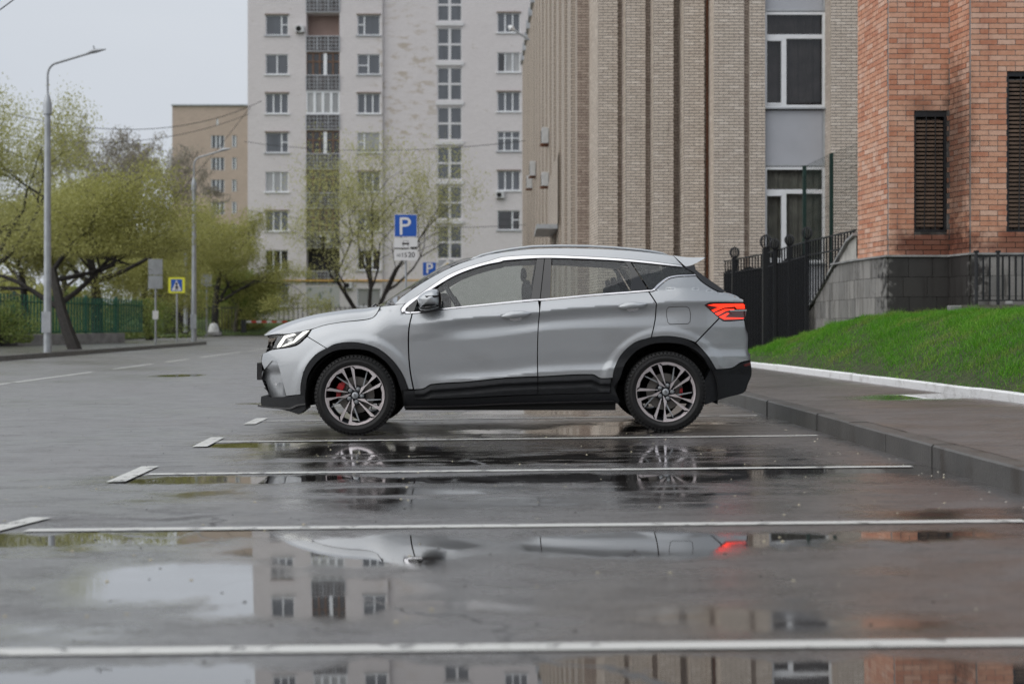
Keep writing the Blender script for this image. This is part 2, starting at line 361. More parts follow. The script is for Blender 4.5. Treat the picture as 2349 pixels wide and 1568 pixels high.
def bank(x, Z):
    d = x-(XB(Z)+.085); base = footz(XB(Z))+.075
    top = ip([(-9, .86), (13, .80), (19, .78), (20.6, .76), (21.5, .80), (23.5, .62), (25.5, .42), (27.3, .06), (30, .0)], Z)
    wd_ = ip([(0, 2.3), (14, 2.2), (20, 1.75), (22, 1.6), (26, 1.7)], Z)
    return base+top*(1-(1-clip(d/wd_, 0, 1))**1.75)+.018*mnoise.noise(Vector((x*1.5, Z*1.1, 0)))
nx, ny = 40, 110; mb = MB()
for j in range(ny+1):
    Z = 3+26*j/ny
    for i in range(nx+1):
        d = 6.2*(i/nx)**1.3; x = XB(Z)+.086+d; mb.v.append((x, Z, bank(x, Z)))
for j in range(ny):
    for i in range(nx): q = j*(nx+1)+i; mb.f.append((q, q+1, q+nx+2, q+nx+1)); mb.m.append(0); mb.r.append(0.)
M['soil'] = mat('damp soil under grass', (.035, .045, .016), .9, var=.5, nscale=8, bump=.6)
struct(mb.obj('grass_bank', M['soil'], smooth=True))
def blades(name, X, Y, Zh, h, w, mat_, parent=None, lean=.45):
    n_ = len(X); a = rng.uniform(0, 6.283, n_); ca, sa = np.cos(a), np.sin(a); la = rng.uniform(0, 6.283, n_); lr = rng.uniform(0, lean, n_)*h
    b = np.stack([X, Y, Zh], 1); s = np.stack([ca, sa, 0*ca], 1)*(w/2)[:, None]
    d = np.stack([np.cos(la)*lr, np.sin(la)*lr, h*.98], 1)
    V = np.concatenate([b-s, b+s, b+s*.7+d*.55, b-s*.7+d*.55, b+d*1.0+np.stack([np.cos(la)*lr*.4, np.sin(la)*lr*.4, 0*la], 1)], 1).reshape(-1, 3)
    i0 = np.arange(n_)*5; q = np.stack([i0, i0+1, i0+2, i0+3], 1); tr = np.stack([i0+3, i0+2, i0+4, i0+4], 1)
    r = rng.uniform(0, 1, n_)*.75+.25*np.clip(.5+.5*np.sin(X*2.1+np.sin(Y*1.3)*2)*np.cos(Y*1.7), 0, 1)
    T = np.concatenate([np.stack([i0, i0+1, i0+2], 1), np.stack([i0, i0+2, i0+3], 1), np.stack([i0+3, i0+2, i0+4], 1)], 0)
    return link(name, npmesh(name, V, T, mat_, np.concatenate([r, r, r])), None, parent)
NB = 270000
Y = 10.5+17.5*rng.uniform(0, 1, NB)**1.15; d = 4.23*rng.uniform(0, 1, NB)**.8-.05
X = 4.60-.060*(Y-12.7)+.09+d; keep = (X/Y < .47) & ~((X > 5.55) & (Y > 21.4)) & ~((X > 6.7) & (Y > 20.6)) & ~((Y>24.4)&(X>5.1)); X, Y = X[keep], Y[keep]
Zb = np.array([bank(x, y) for x, y in zip(X, Y)]); cl = np.clip(.5+.5*np.sin(X*5.3+Y*2.1)*np.sin(Y*3.7-X*1.9), 0, 1)
keep2 = rng.uniform(0, 1, len(X)) < .55+.45*cl; X, Y, Zb, cl = X[keep2], Y[keep2], Zb[keep2], cl[keep2]
edge = np.clip((X-(4.60-.060*(Y-12.7)+.09))/.25, .45, 1)
struct(blades('grass', X, Y, Zb-.005, (rng.uniform(.03, .08, len(X))*(.7+.6*cl)*np.where(np.sin(X*9.1+Y*5.7)*np.sin(Y*8.3-X*6.1) > .55, 1.6, 1.))*edge, rng.uniform(.004, .008, len(X)), M['grass'], lean=.9), 'stuff', 'short bright green grass covering the bank below the red brick house')
# moss and grass growing in the footway hollow
# grit, bud scales and bits of leaf washed onto the asphalt
def scatter(name, n_, xr, yr, zf, smin, smax, mt, label):
    X = rng.uniform(*xr, n_); Y = yr[0]+(yr[1]-yr[0])*rng.uniform(0, 1, n_)**1.3; V = []; Fc = []
    for x, y in zip(X, Y):
        a = rng.uniform(0, 6.28); s_ = rng.uniform(smin, smax); b = len(V); z = zf(x)
        for k in range(5): q = a+k*1.2566; r_ = s_*rng.uniform(.6, 1); V.append((x+r_*math.cos(q), y+r_*math.sin(q)*.7, z+.001))
        V.append((x, y, z+s_*.55)); Fc += [(b+k, b+(k+1) % 5, b+5) for k in range(5)]
    return struct(link(name, npmesh(name, V, Fc, mt, rng.uniform(0, 1, len(Fc)))), 'stuff', label)
scatter('grit', 900, (-9, 2.6), (3.6, 22), gz, .004, .010, mat('dark grit', (.03, .028, .025), .8), 'dark grit strewn over the wet asphalt')
scatter('litter', 260, (-4, 2.6), (4.5, 18), gz, .006, .013, mat('pale bud scales', (.42, .38, .28), .8), 'pale bud scales and leaf bits on the wet asphalt')
scatter('litter', 40, (2.25, 2.62), (7, 18), gz, .005, .011, mat('pale litter', (.55, .52, .45), .8), 'pale litter gathered along the foot of the kerb')
# ---- left kerb and pavement
def XL(Z): return -12.75-.011*(Z-34)
kerbL = bpy.data.objects.new('kerb', None); C.objects.link(kerbL); struct(kerbL)
path = [(XL(Z), Z) for Z in range(-8, 60, 2)]+[(-13.2, 61.5), (-13.6, 63), (-14.4, 64.6), (-15.8, 65.6), (-18, 66), (-22, 66), (-28, 66)]
for (xa, ya), (xb, yb) in zip(path, path[1:]):
    a = Vector((xa, ya, 0)); b = Vector((xb, yb, 0)); d = (b-a).normalized(); q = Vector((-d.y, d.x, 0))*.15; g = d*.006; a += g; b -= g
    zt = gz(-9)+.13
    MB().add([(*a.xy, -.1), (*b.xy, -.1), (*(b+q).xy, -.1), (*(a+q).xy, -.1), (*a.xy, zt), (*b.xy, zt), (*(b+q).xy, zt), (*(a+q).xy, zt)],
             [(0, 3, 2, 1), (4, 5, 6, 7), (0, 1, 5, 4), (1, 2, 6, 5), (2, 3, 7, 6), (3, 0, 4, 7)]).obj('kerbstone', kerbm, kerbL)
inner = [(x-.148, y) for x, y in path[:34]]+[(-13.35, 61.6), (-13.75, 62.9), (-14.5, 64.45), (-15.85, 65.4), (-18, 65.85), (-28, 65.85)]
mb = MB(); zt = gz(-9)+.125; mb.add([(x, y, zt) for x, y in inner]+[(-28, -8, zt)], [tuple(range(len(inner)+1))])
M['asphalt_far'] = asphalt('wet far footway', (.06, .055, .055), .5, [], patch=(.6, .72), rough=(.4, .28))
struct(mb.obj('pavement', M['asphalt_far']))
# far verge: grass slope up to the apartment blocks
mb = MB(); prof = [(101, -.02), (101.2, .10), (104, .22), (108, .8), (111, 1.1), (140, 1.3), (600, 2)]
xs_ = [-240, -60, -20, -19.4, 40, 240]
def farz(x, y):
    z = ip(prof, y); return z
mb.add([(x, y, z) for y, z in prof for x in xs_], [(j*6+i, j*6+i+1, (j+1)*6+i+1, (j+1)*6+i) for j in range(len(prof)-1) for i in range(5)])
M['grass_far'] = mat('rough far lawn', (.07, .11, .025), .9, var=.45, nscale=2.5, bump=.5)
struct(mb.obj('lawn', M['grass_far']))
mb = MB(); mb.add([(-200, 70, .02), (-24, 70, .02), (-21, 72, .02), (-20, 100, .1), (-200, 100, .3)], [(0, 1, 2, 3, 4)])
struct(mb.obj('lawn', M['grass_far']))
# ---------------------------------------------------------------- the car
ZN, WMAX = 11.97, .905; YC = ZN+WMAX
K1 = .31608
def A(*p): return [(568.9+x*K1, 532.2+y*K1) for x, y in p]
def B(*p): return [(1156.2+x*K1, 532.2+y*K1) for x, y in p]
def D(*p): return [(935.95+x*.1875, 550.6+y*.1875) for x, y in p]
belt_pts = A((950, 560), (1150, 592))+D((200, 880), (400, 850), (1000, 792), (1590, 737))+B((262, 495), (700, 456), (1050, 430), (1300, 400), (1600, 440), (1740, 488))
crease_pts = A((950, 690), (1240, 668))+D((700, 965), (1120, 930), (1600, 892))+B((260, 575), (700, 545), (1050, 520), (1450, 505), (1745, 500))
ridge_pts = A((900, 700), (1180, 705), (1300, 768), (1450, 790), (1916, 745))+B((240, 700), (600, 690), (1000, 680), (1700, 680))
low_pts = A((1000, 1060), (1210, 1078), (1500, 1062), (1916, 1040))+B((200, 1005), (740, 990), (1000, 940))
hood_pts = A((118, 750), (300, 735), (460, 702), (560, 672), (700, 650), (870, 632), (925, 605), (960, 545), (1140, 520))
def smooth_curve(pts, sg=26.):
    u0 = pts[0][0]-80; us = np.arange(u0, pts[-1][0]+80, 4.); vs = np.interp(us, [p[0] for p in pts], [p[1] for p in pts])
    a = (pts[1][1]-pts[0][1])/(pts[1][0]-pts[0][0]); b = (pts[-1][1]-pts[-2][1])/(pts[-1][0]-pts[-2][0])
    vs = np.where(us < pts[0][0], pts[0][1]+a*(us-pts[0][0]), vs); vs = np.where(us > pts[-1][0], pts[-1][1]+b*(us-pts[-1][0]), vs)
    k = np.exp(-.5*(np.arange(-25, 26)*4/sg)**2); k /= k.sum(); vp = np.pad(vs, 25, mode='reflect', reflect_type='odd'); return (u0, np.convolve(vp, k, 'valid'))
def ic(c, u):
    t_ = clip((u-c[0])/4., 0, len(c[1])-1.001); i = int(t_); return float(c[1][i]+(c[1][i+1]-c[1][i])*(t_-i))
belt_c, crease_c, ridge_c, low_c, hood_c = smooth_curve(belt_pts, 10), smooth_curve(crease_pts, 30), smooth_curve(ridge_pts, 55), smooth_curve(low_pts, 30), smooth_curve(hood_pts, 14)
FC = A((775, 1205))[0]; RC = B((1175, 1178))[0]
def herm(ks, x):
    if x <= ks[0][0]: return ks[0][1]+(x-ks[0][0])*ks[0][2]
    for (x0, y0, _, d0), (x1, y1, d1, _) in zip(ks, ks[1:]):
        if x <= x1:
            h = x1-x0; t = (x-x0)/h; t2 = t*t; t3 = t2*t
            return (2*t3-3*t2+1)*y0+(t3-2*t2+t)*h*d0+(-2*t3+3*t2)*y1+(t3-t2)*h*d1
    return ks[-1][1]+(x-ks[-1][0])*ks[-1][3]
def subplan(u):
    s = 0.
    if u < 775: s += .36*((775-u)/178)**2.3
    if u > 1560: s += .20*((u-1560)/165)**2.0
    return s
def wbody(u, v):
    vb, vc, vr, vl = ic(belt_c, u), ic(crease_c, u), ic(ridge_c, u), ic(low_c, u)
    vr = max(vr, vc+38); mid = (vr+vl)/2+4
    vh = ic(hood_c, u); t = max(v-vh, -6)
    wf = .80+.096*(1-math.exp(-t/20)) - .0000045*max(v-815, 0)**2
    if v < vb:
        g = .866-.00085*(vb-v)-.0000058*(vb-v)**2
        if u > 1350: g -= .05*((u-1350)/250)**2
        if u < 930: g = wf+(g-wf)*sm((u-880)/50)
        return g-subplan(u)*.8
    dr = sm((u-945)/140)                   # door pressing fades in behind the fender
    dq = 1-sm((u-1500)/110)
    ks = [(vb, .866, .0015, .0011), (vc, .903, .0010, -.0018*max(dr, .2)), (vc+21, .903-.028*dr*(.6+.4*dq), 0, 0),
          (vr+4, .894-.004*dq, .0002, -.0001), (mid, .886, -.0001, -.0001), (vl-16, .881+.003*(1-dr), 0, 0), (vl+3, .893-.006*(1-dr), .0009*dr, -.0002), (vl+30, .884, -.0006, -.0006)]
    wd_ = herm(ks, v)
    f = sm((u-880)/150)
    w = wf+(wd_-wf)*f
    for (cu, cv), R0 in ((FC, 143), (RC, 150)):
        r = math.hypot(u-cu, v-cv)
        if r < R0+9: w += .010*sm((R0+9-r)/18)*sm((cv+75-v)/70)
    return w-subplan(u)
def P(u, v, w): return W(u, v, YC-w)
def inset(poly, d):
    k = len(poly); out = []; ar = sum(poly[i][0]*poly[(i+1) % k][1]-poly[(i+1) % k][0]*poly[i][1] for i in range(k)); s = 1 if ar > 0 else -1
    for i in range(k):
        a, b, c = Vector(poly[i-1]), Vector(poly[i]), Vector(poly[(i+1) % k]); e1 = (b-a).normalized(); e2 = (c-b).normalized()
        n1 = Vector((-e1.y, e1.x))*s; n2 = Vector((-e2.y, e2.x))*s; m = (n1+n2)
        if m.length < .2: m = n1
        m.normalize(); q = max(m.dot(n1), .45); out.append(tuple(b+m*(d/q)))
    return out
def dens(poly, st=7.):
    o = []
    for i, a in enumerate(poly):
        b = poly[(i+1) % len(poly)]; n_ = max(1, int(math.hypot(b[0]-a[0], b[1]-a[1])/st))
        o += [(a[0]+(b[0]-a[0])*k/n_, a[1]+(b[1]-a[1])*k/n_) for k in range(n_)]
    return o
def smooth_poly(poly, closed=True, k=4, corner=38):
    """rounds the gentle bends of an outline; keeps its sharp corners"""
    n_ = len(poly); out = []
    for i in range(n_):
        p0, p1, p2, p3 = [Vector(poly[(i+j) % n_]) for j in (-1, 0, 1, 2)]
        def sharp(a, b, c): return (b-a).angle(c-b, 0) > R(corner)
        t1 = (p2-p0)/2*min(1, (p2-p1).length/max((p1-p0).length, 1e-6)*1.0) if not sharp(p0, p1, p2) else (p2-p1)
        t2 = (p3-p1)/2*min(1, (p2-p1).length/max((p3-p2).length, 1e-6)*1.0) if not sharp(p1, p2, p3) else (p2-p1)
        L = (p2-p1).length
        t1 = t1.normalized()*L if t1.length > 1e-6 else t1; t2 = t2.normalized()*L if t2.length > 1e-6 else t2
        m = k if L > 5 else 1
        for j in range(m):
            t = j/m; a2 = t*t; a3 = a2*t
            out.append(tuple(p1*(2*a3-3*a2+1)+t1*(a3-2*a2+t)+p2*(-2*a3+3*a2)+t2*(a3-a2)))
    return out
def panel(name, poly, mt, parent, wf=wbody, off=0., gap=1.0, step=6., rim=.022, mirror=True, sm_=True, guides=None):
    if sm_: poly = smooth_poly(poly)
    poly = dens(inset(poly, gap) if gap else poly, step)
    xs_ = [p[0] for p in poly]; ys_ = [p[1] for p in poly]; k = len(poly)
    pts = [Vector(p) for p in poly]
    def inside(x, y):
        c = False; md = 1e9
        for i in range(k):
            x0, y0 = poly[i]; x1, y1 = poly[(i+1) % k]
            if (y0 > y) != (y1 > y) and x < (x1-x0)*(y-y0)/(y1-y0)+x0: c = not c
            dx, dy = x1-x0, y1-y0; q = clip(((x-x0)*dx+(y-y0)*dy)/(dx*dx+dy*dy+1e-9), 0, 1); md = min(md, (x-x0-q*dx)**2+(y-y0-q*dy)**2)
        return c and md > (step*.45)**2
    r_ = 0; y = min(ys_)+step*.5
    while y < max(ys_):
        x = min(xs_)+step*(.5 if r_ % 2 else 0)
        while x < max(xs_):
            if inside(x, y): pts.append(Vector((x, y)))
            x += step
        y += step*.87; r_ += 1
    if guides:
        for gc in guides:
            x = min(xs_)+3
            while x < max(xs_):
                yv = ic(gc, x)
                if inside(x, yv): pts = [q for i_, q in enumerate(pts) if i_ < k or (q.x-x)**2+(q.y-yv)**2 > (step*.55)**2]; pts.append(Vector((x, yv)))
                x += step*.9
    vv, ee, ff, *_ = delaunay_2d_cdt(pts, [], [tuple(range(k))], 1, 1e-5)
    W_ = lambda u, v: P(u, v, wf(u, v)+off)
    V = [W_(p.x, p.y) for p in vv]
    N = []
    for p in vv:
        e = 1.2; n_ = (W_(p.x+e, p.y)-W_(p.x-e, p.y)).cross(W_(p.x, p.y+e)-W_(p.x, p.y-e)); n_.normalize()
        if n_.y > 0: n_ = -n_
        N.append(n_)
    F_ = []
    for f in ff:
        a, b, c = (V[i] for i in f[:3]); nn = (b-a).cross(c-a)
        F_.append(tuple(f) if nn.y < 0 else tuple(f)[::-1])
    nb = len(V); LN = [[N[i] for i in f] for f in F_]
    if rim:
        cnt = {}
        for f in F_:
            for i in range(len(f)): a, b = f[i], f[(i+1) % len(f)]; cnt[(a, b)] = 1
        bd = [(a, b) for (a, b) in cnt if (b, a) not in cnt]
        mp_ = {}
        for a, b in bd:
            for q in (a, b):
                if q not in mp_: mp_[q] = len(V); V.append(V[q]+Vector((0, rim, 0))-N[q]*.002)
        for a, b in bd:
            F_.append((b, a, mp_[a], mp_[b])); fn = (V[a]-V[b]).cross(V[mp_[a]]-V[b]).normalized(); LN.append([fn]*4)
    res = []
    for side in ((1, -1) if mirror else (1,)):
        VV = V if side == 1 else [Vector((p.x, 2*YC-p.y, p.z)) for p in V]
        FF = F_ if side == 1 else [f[::-1] for f in F_]
        LL = LN if side == 1 else [[Vector((q.x, -q.y, q.z)) for q in n_[::-1]] for n_ in LN]
        me = bpy.data.meshes.new(name); me.from_pydata(VV, [], FF); me.update()
        me.polygons.foreach_set('use_smooth', [True]*len(FF))
        me.normals_split_custom_set([q for n_ in LL for q in n_])
        res.append(link(name, me, mt, parent))
    return res if mirror else res[0]
def dome(name, poly, w0, depth, mt, parent, rings=6, mirror=True, base=.0, pw=.5, ctr=None):
    """a cushion over an outline: mirror housings, handles, lamps"""
    poly = dens(smooth_poly(poly), 3); k = len(poly); cu = sum(p[0] for p in poly)/k; cv = sum(p[1] for p in poly)/k
    if ctr: cu, cv = ctr
    V = [P(*p, w0-base) for p in poly]; Fc = []
    for j in range(rings):
        t = 1-(1-math.cos(j/rings*math.pi/2)); h = math.sin(j/rings*math.pi/2)**(2*pw)
        V += [P(cu+(p[0]-cu)*t, cv+(p[1]-cv)*t, w0+depth*h) for p in poly]
    V.append(P(cu, cv, w0+depth)); L = (rings+1)
    for j in range(L-1): Fc += [(j*k+i, j*k+(i+1) % k, (j+1)*k+(i+1) % k, (j+1)*k+i) for i in range(k)]
    Fc += [((L-1)*k+i, (L-1)*k+(i+1) % k, L*k) for i in range(k)]
    out = []
    for s in ((1, -1) if mirror else (1,)):
        o = MB().add(V if s == 1 else [(p[0], 2*YC-p[1], p[2]) for p in V], Fc).obj(name, mt, parent, smooth=True, ang=50); out.append(o)
    return out[0] if len(out) == 1 else out
def loft(name, curves, mt, parent, nu=60, nv=5, both=True, smooth=True):
    """curves from the near edge to the middle, each a list of (u, v, w); mirrored to the far side"""
    def res(c, n_):
        P3 = [Vector(P(*q)) for q in c]; d = [0]
        for a, b in zip(P3, P3[1:]): d.append(d[-1]+(b-a).length)
        out = []
        for i in range(n_+1):
            t = d[-1]*i/n_; j = max(q for q in range(len(d)) if d[q] <= t+1e-9); j = min(j, len(d)-2)
            s = (t-d[j])/(d[j+1]-d[j]+1e-12); p0, p1, p2, p3 = P3[max(j-1, 0)], P3[j], P3[j+1], P3[min(j+2, len(P3)-1)]
            out.append(p1+(p2-p1)*s if len(P3) < 3 else .5*((2*p1)+(p2-p0)*s+(2*p0-5*p1+4*p2-p3)*s*s+(3*p1-p0-3*p2+p3)*s**3))
        return out
    cs = [res(c, nu) for c in curves]
    if both: cs = cs+[[Vector((p.x, 2*YC-p.y, p.z)) for p in c] for c in cs[-2::-1]]
    rows_ = []; n_ = len(cs)
    for i in range(n_-1):
        for k in range(nv):
            s = k/nv; r_ = []
            for j in range(nu+1):
                p1, p2 = cs[i][j], cs[i+1][j]; p0 = cs[i-1][j] if i else p1*2-p2; p3 = cs[i+2][j] if i+2 < n_ else p2*2-p1
                r_.append(.5*((2*p1)+(p2-p0)*s+(2*p0-5*p1+4*p2-p3)*s*s+(3*p1-p0-3*p2+p3)*s**3))
            rows_.append(r_)
    rows_.append(cs[-1]); q = nu+1
    return MB().add([p for r_ in rows_ for p in r_], [(i*q+j, i*q+j+1, (i+1)*q+j+1, (i+1)*q+j) for i in range(len(rows_)-1) for j in range(nu)]).obj(name, mt, parent, smooth=smooth, ang=60)
# materials
def paint_car():
    m = bpy.data.materials.new('silver metallic paint'); m.use_nodes = True; t = NT(m); p = t.pos()
    fl = t.noise(900, 2, p); c = t.mix(fl, (.34, .36, .38), (.47, .49, .51))
    c = t.mix(t.math('MULTIPLY', t.rng(t.noise(2.2, 7, t.scl(p, (1, 1, 2))), .5, .8), .22), c, (.20, .19, .18))
    t.set(Base_Color=c, Metallic=.55, Roughness=.38, Coat_Weight=1., Coat_Roughness=.03)
    vo = t.add('TexVoronoi', feature='F1'); vo.inputs['Scale'].default_value = 75; t.l.new(p, vo.inputs['Vector'])
    h = t.math('MULTIPLY', t.rng(vo.outputs['Distance'], .34, .12), t.rng(t.noise(3, 3, p), .38, .6))
    bp = t.add('Bump'); bp.inputs['Strength'].default_value = .4; bp.inputs['Distance'].default_value = .004
    t.l.new(h, bp.inputs['Height']); t.l.new(bp.outputs[0], t.b.inputs['Coat Normal'])
    return m
M['car'] = paint_car()
M['trim'] = mat('textured black plastic', (.010, .011, .013), .5, 0, 0, var=.25, nscale=30, bump=.35, bscale=400, spec=.28)
M['gloss'] = mat('gloss black trim', (.008, .008, .010), .06, 0, .6, var=0)
M['chrome'] = mat('satin chrome strip', (.62, .62, .64), .2, 1., var=.03)
M['gap'] = mat('shadow gap liner', (.006, .006, .006), .9, var=0)
M['rubber'] = mat('tyre rubber', (.0045, .0045, .005), .62, 0, 0, var=.5, nscale=22, bump=.3, bscale=120)
M['rim_dark'] = mat('dark grey rim lacquer', (.018, .020, .025), .3, .6, .4, var=.1)
M['rim_cut'] = mat('machined rim face', (.86, .81, .83), .28, .9, .2, var=.08, nscale=12)
M['disc'] = mat('brake disc', (.20, .19, .18), .4, .7, var=.15)
M['red'] = mat('red brake caliper', (.42, .01, .015), .4, 0, .3, var=.1)
def cglass(name, tint, mixf, rough=.0, drops=True):
    m = bpy.data.materials.new(name); m.use_nodes = True; t = NT(m); p = t.pos(); t.n.remove(t.b)
    tr = t.add('BsdfTransparent', i_0=(*tint, 1)); gl = t.add('BsdfGlossy'); gl.inputs['Color'].default_value = (.9, .92, .95, 1); gl.inputs['Roughness'].default_value = .015
    fr = t.add('Fresnel', i_IOR=1.5); df = t.add('BsdfDiffuse'); df.inputs[0].default_value = (.45, .48, .47, 1)
    ad = t.math('ADD', fr.outputs[0], .01, clamp=True)
    m1 = t.add('MixShader'); t.l.new(ad, m1.inputs[0]); t.l.new(tr.outputs[0], m1.inputs[1]); t.l.new(gl.outputs[0], m1.inputs[2])
    f = t.math('MULTIPLY', t.rng(t.noise(330, 3, p), .42, .62), mixf)      # fine condensation on the glass
    m2 = t.add('MixShader'); t.l.new(f, m2.inputs[0]); t.l.new(m1.outputs[0], m2.inputs[1]); t.l.new(df.outputs[0], m2.inputs[2])
    t.l.new(m2.outputs[0], t.n['Material Output'].inputs[0]); return m
M['carglass'] = cglass('side window glass', (.70, .73, .71), .04)
M['windscreen'] = cglass('windscreen glass', (.50, .54, .54), .12)
M['rearglass'] = cglass('tinted rear glass', (.22, .24, .24), .15)
M['lampglass'] = cglass('lamp cover', (.92, .93, .92), .03)
M['drl'] = mat('running light', (.9, .9, .85), .3, var=0, emit=(1, .98, .90), estr=.9)
M['redlamp'] = mat('lit tail light', (.5, .012, .005), .2, 0, .6, var=0, emit=(1, .035, .012), estr=1.2)
M['reddark'] = mat('dark red lamp', (.10, .004, .004), .12, 0, 1., var=0)
M['cabin'] = mat('dark cabin trim', (.03, .032, .034), .75, var=.2)
M['headliner'] = mat('grey headliner', (.17, .175, .175), .85, var=.1)
suv = thing('suv', 'silver compact suv in side view with lit red tail lights, parked across the painted bays', 'car', (-.1, YC, gz(-.1)))
def cp(o):
    pass
class CarRoot: pass
_parts0 = set(C.objects)
# --- silver panels
arcF = A((383, 1178), (385, 1100), (418, 985), (488, 893), (570, 842), (620, 818), (720, 800), (830, 808), (950, 850), (1050, 932), (1120, 1030), (1165, 1140))
arcR = B((790, 1056), (800, 1000), (850, 892), (950, 802), (1068, 764), (1180, 755), (1300, 770), (1392, 815), (1480, 900), (1538, 996))
panel('fender', A((463, 704), (560, 672), (700, 650), (870, 632), (925, 605), (958, 541), (1060, 527), (1143, 517), (1110, 555), (1112, 578), (1150, 592), (1190, 589), (1166, 700), (1163, 850), (1174, 1000), (1199, 1140))+arcF[:4:-1]+A((575, 846), (430, 757)), M['car'], suv, step=7)
panel('front_bumper', A((178, 852), (350, 822), (430, 757), (572, 843))+arcF[3::-1]+A((275, 1190), (247, 1080), (227, 1000), (207, 940), (175, 936), (118, 1000), (97, 940), (105, 882), (130, 870)), M['car'], suv, step=6)
panel('air_intake', A((172, 932), (208, 938), (230, 1000), (250, 1080), (275, 1192), (178, 1197), (140, 1150), (103, 1062), (110, 1002)), M['car'], suv, wf=lambda u, v: wbody(u, v)-.012-.07*sm((v-835)/25)*sm((660-u)/12), gap=0, step=4)
fd = panel('front_door', A((1193, 592))+D((200, 884), (400, 853), (1000, 793), (1594, 739))+B((258, 560), (247, 700), (242, 900), (244, 1046), (0, 1058))+A((1600, 1085), (1330, 1104), (1275, 1134), (1204, 1142), (1178, 1000), (1167, 850), (1170, 700)), M['car'], suv, step=5, guides=(crease_c,))
rd = panel('rear_door', B((266, 497), (700, 458), (1048, 432), (1105, 517), (1095, 640), (1068, 764), (950, 802), (850, 892), (800, 1000), (790, 1058), (700, 1060), (640, 1032), (246, 1048), (243, 900), (248, 700), (260, 560)), M['car'], suv, step=5, guides=(crease_c,))
panel('quarter_panel', B((1052, 432), (1090, 427), (1130, 390), (1212, 334), (1393, 318), (1440, 364), (1550, 430), (1620, 437), (1690, 460), (1738, 490), (1742, 513), (1500, 513), (1458, 530), (1562, 622), (1390, 800), (1300, 770), (1180, 755), (1070, 763), (1097, 640), (1107, 515)), M['car'], suv, step=5, guides=(crease_c,))
panel('rear_bumper', B((1564, 625), (1600, 645), (1744, 636), (1757, 700), (1772, 740), (1773, 865), (1787, 885), (1787, 930), (1720, 945), (1655, 985), (1538, 996), (1480, 900), (1392, 803)), M['car'], suv, step=7)
# pillar and cant rail, bottom edge = chrome strip, top edge = windscreen / roof
rail_top = A((1062, 524), (1120, 468), (1250, 378), (1400, 292), (1540, 228), (1640, 196), (1750, 163), (1916, 138))+B((200, 122), (400, 117), (600, 119), (800, 127), (1000, 142), (1230, 172))
rail_bot = B((1290, 239), (915, 197), (600, 177), (290, 166), (0, 179))+A((1750, 209), (1600, 251), (1450, 312), (1350, 377), (1230, 461), (1145, 517))
panel('roof_side', rail_top+rail_bot, M['car'], suv, step=6, gap=.4)
panel('roof_lining_edge', rail_top[:-1]+[(u, v+9) for u, v in rail_bot[1:]], M['headliner'], suv, off=-.04, gap=1, step=8, rim=0, sm_=False)
# dark liner just behind the panels so that the gaps read black
lin = [(u, v) for u, v in A((150, 830), (470, 765), (880, 680), (1010, 645), (1150, 625))+D((600, 845), (1600, 750))+B((700, 466), (1050, 440), (1390, 345), (1560, 445), (1725, 500), (1760, 880), (1700, 1000), (1500, 1150), (1500, 1000), (1430, 890), (1320, 820), (1190, 802), (1070, 812), (960, 862), (880, 952), (835, 1060), (790, 1230), (0, 1262))+A((1135, 1270), (1110, 1150), (1070, 1030), (990, 930), (880, 862), (740, 847), (610, 867), (500, 942), (432, 1050), (418, 1170), (300, 1180), (262, 1080), (240, 1000), (222, 930), (150, 880))]
panel('inner_panel', lin, M['gap'], suv, off=-.055, gap=0, step=10, rim=0, sm_=False)
# --- black cladding
innF = A((418, 1180), (432, 1050), (500, 942), (610, 867), (740, 847), (880, 862), (990, 930), (1070, 1030), (1112, 1150))
innR = B((838, 1240), (842, 1056), (880, 952), (960, 862), (1070, 812), (1190, 802), (1320, 822), (1430, 890), (1500, 1000))
panel('wheel_arch_trim', arcF+innF[::-1], M['trim'], suv, off=.010, gap=.2, rim=.14, step=5)
panel('wheel_arch_trim', arcR+innR[::-1][:-1]+B((800, 1120)), M['trim'], suv, off=.010, gap=.2, rim=.14, step=5)
ctop = A((1200, 1142), (1275, 1137), (1330, 1107), (1600, 1088))+B((0, 1061), (244, 1050), (640, 1034), (700, 1062), (790, 1062))
def wclad(u, v):
    t_ = v-ip(ctop, u); return wbody(u, v)+.003+.022*sm(t_/11)-.014*sm((t_-13)/4)+.013*sm((t_-22)/6)
panel('door_cladding', A((1208, 1145), (1275, 1137), (1330, 1107), (1600, 1088))+B((0, 1061), (244, 1050), (244, 1178), (0, 1186))+A((1600, 1200), (1211, 1214)), M['trim'], suv, wf=wclad, gap=.5, step=3.5)
panel('door_cladding', B((247, 1050), (640, 1034), (700, 1062), (776, 1060), (772, 1165), (247, 1178)), M['trim'], suv, wf=wclad, gap=.5, step=3.5)
panel('side_sill', A((1128, 1146), (1208, 1150), (1212, 1218), (1600, 1204))+B((0, 1190), (244, 1182), (774, 1168), (778, 1062), (792, 1060), (800, 1130), (838, 1220), (830, 1242), (0, 1258))+A((1135, 1280)), M['trim'], suv, wf=lambda u, v: .885-.0006*max(v-905, 0)**1.25, gap=0, rim=.3)
panel('sill_edge', A((1140, 1262), (1600, 1253))+B((0, 1240), (800, 1220), (800, 1228), (0, 1250))+A((1600, 1262), (1140, 1272)), M['gloss'], suv, wf=lambda u, v: .888, gap=0, rim=.02)
flip = lambda u, v: wbody(u, min(v, 905))+.004
panel('front_lip', A((95, 1192), (175, 1199), (300, 1192), (384, 1180), (416, 1180), (417, 1285), (370, 1322), (270, 1292), (100, 1262), (92, 1232)), M['trim'], suv, wf=flip, gap=0, rim=.3)
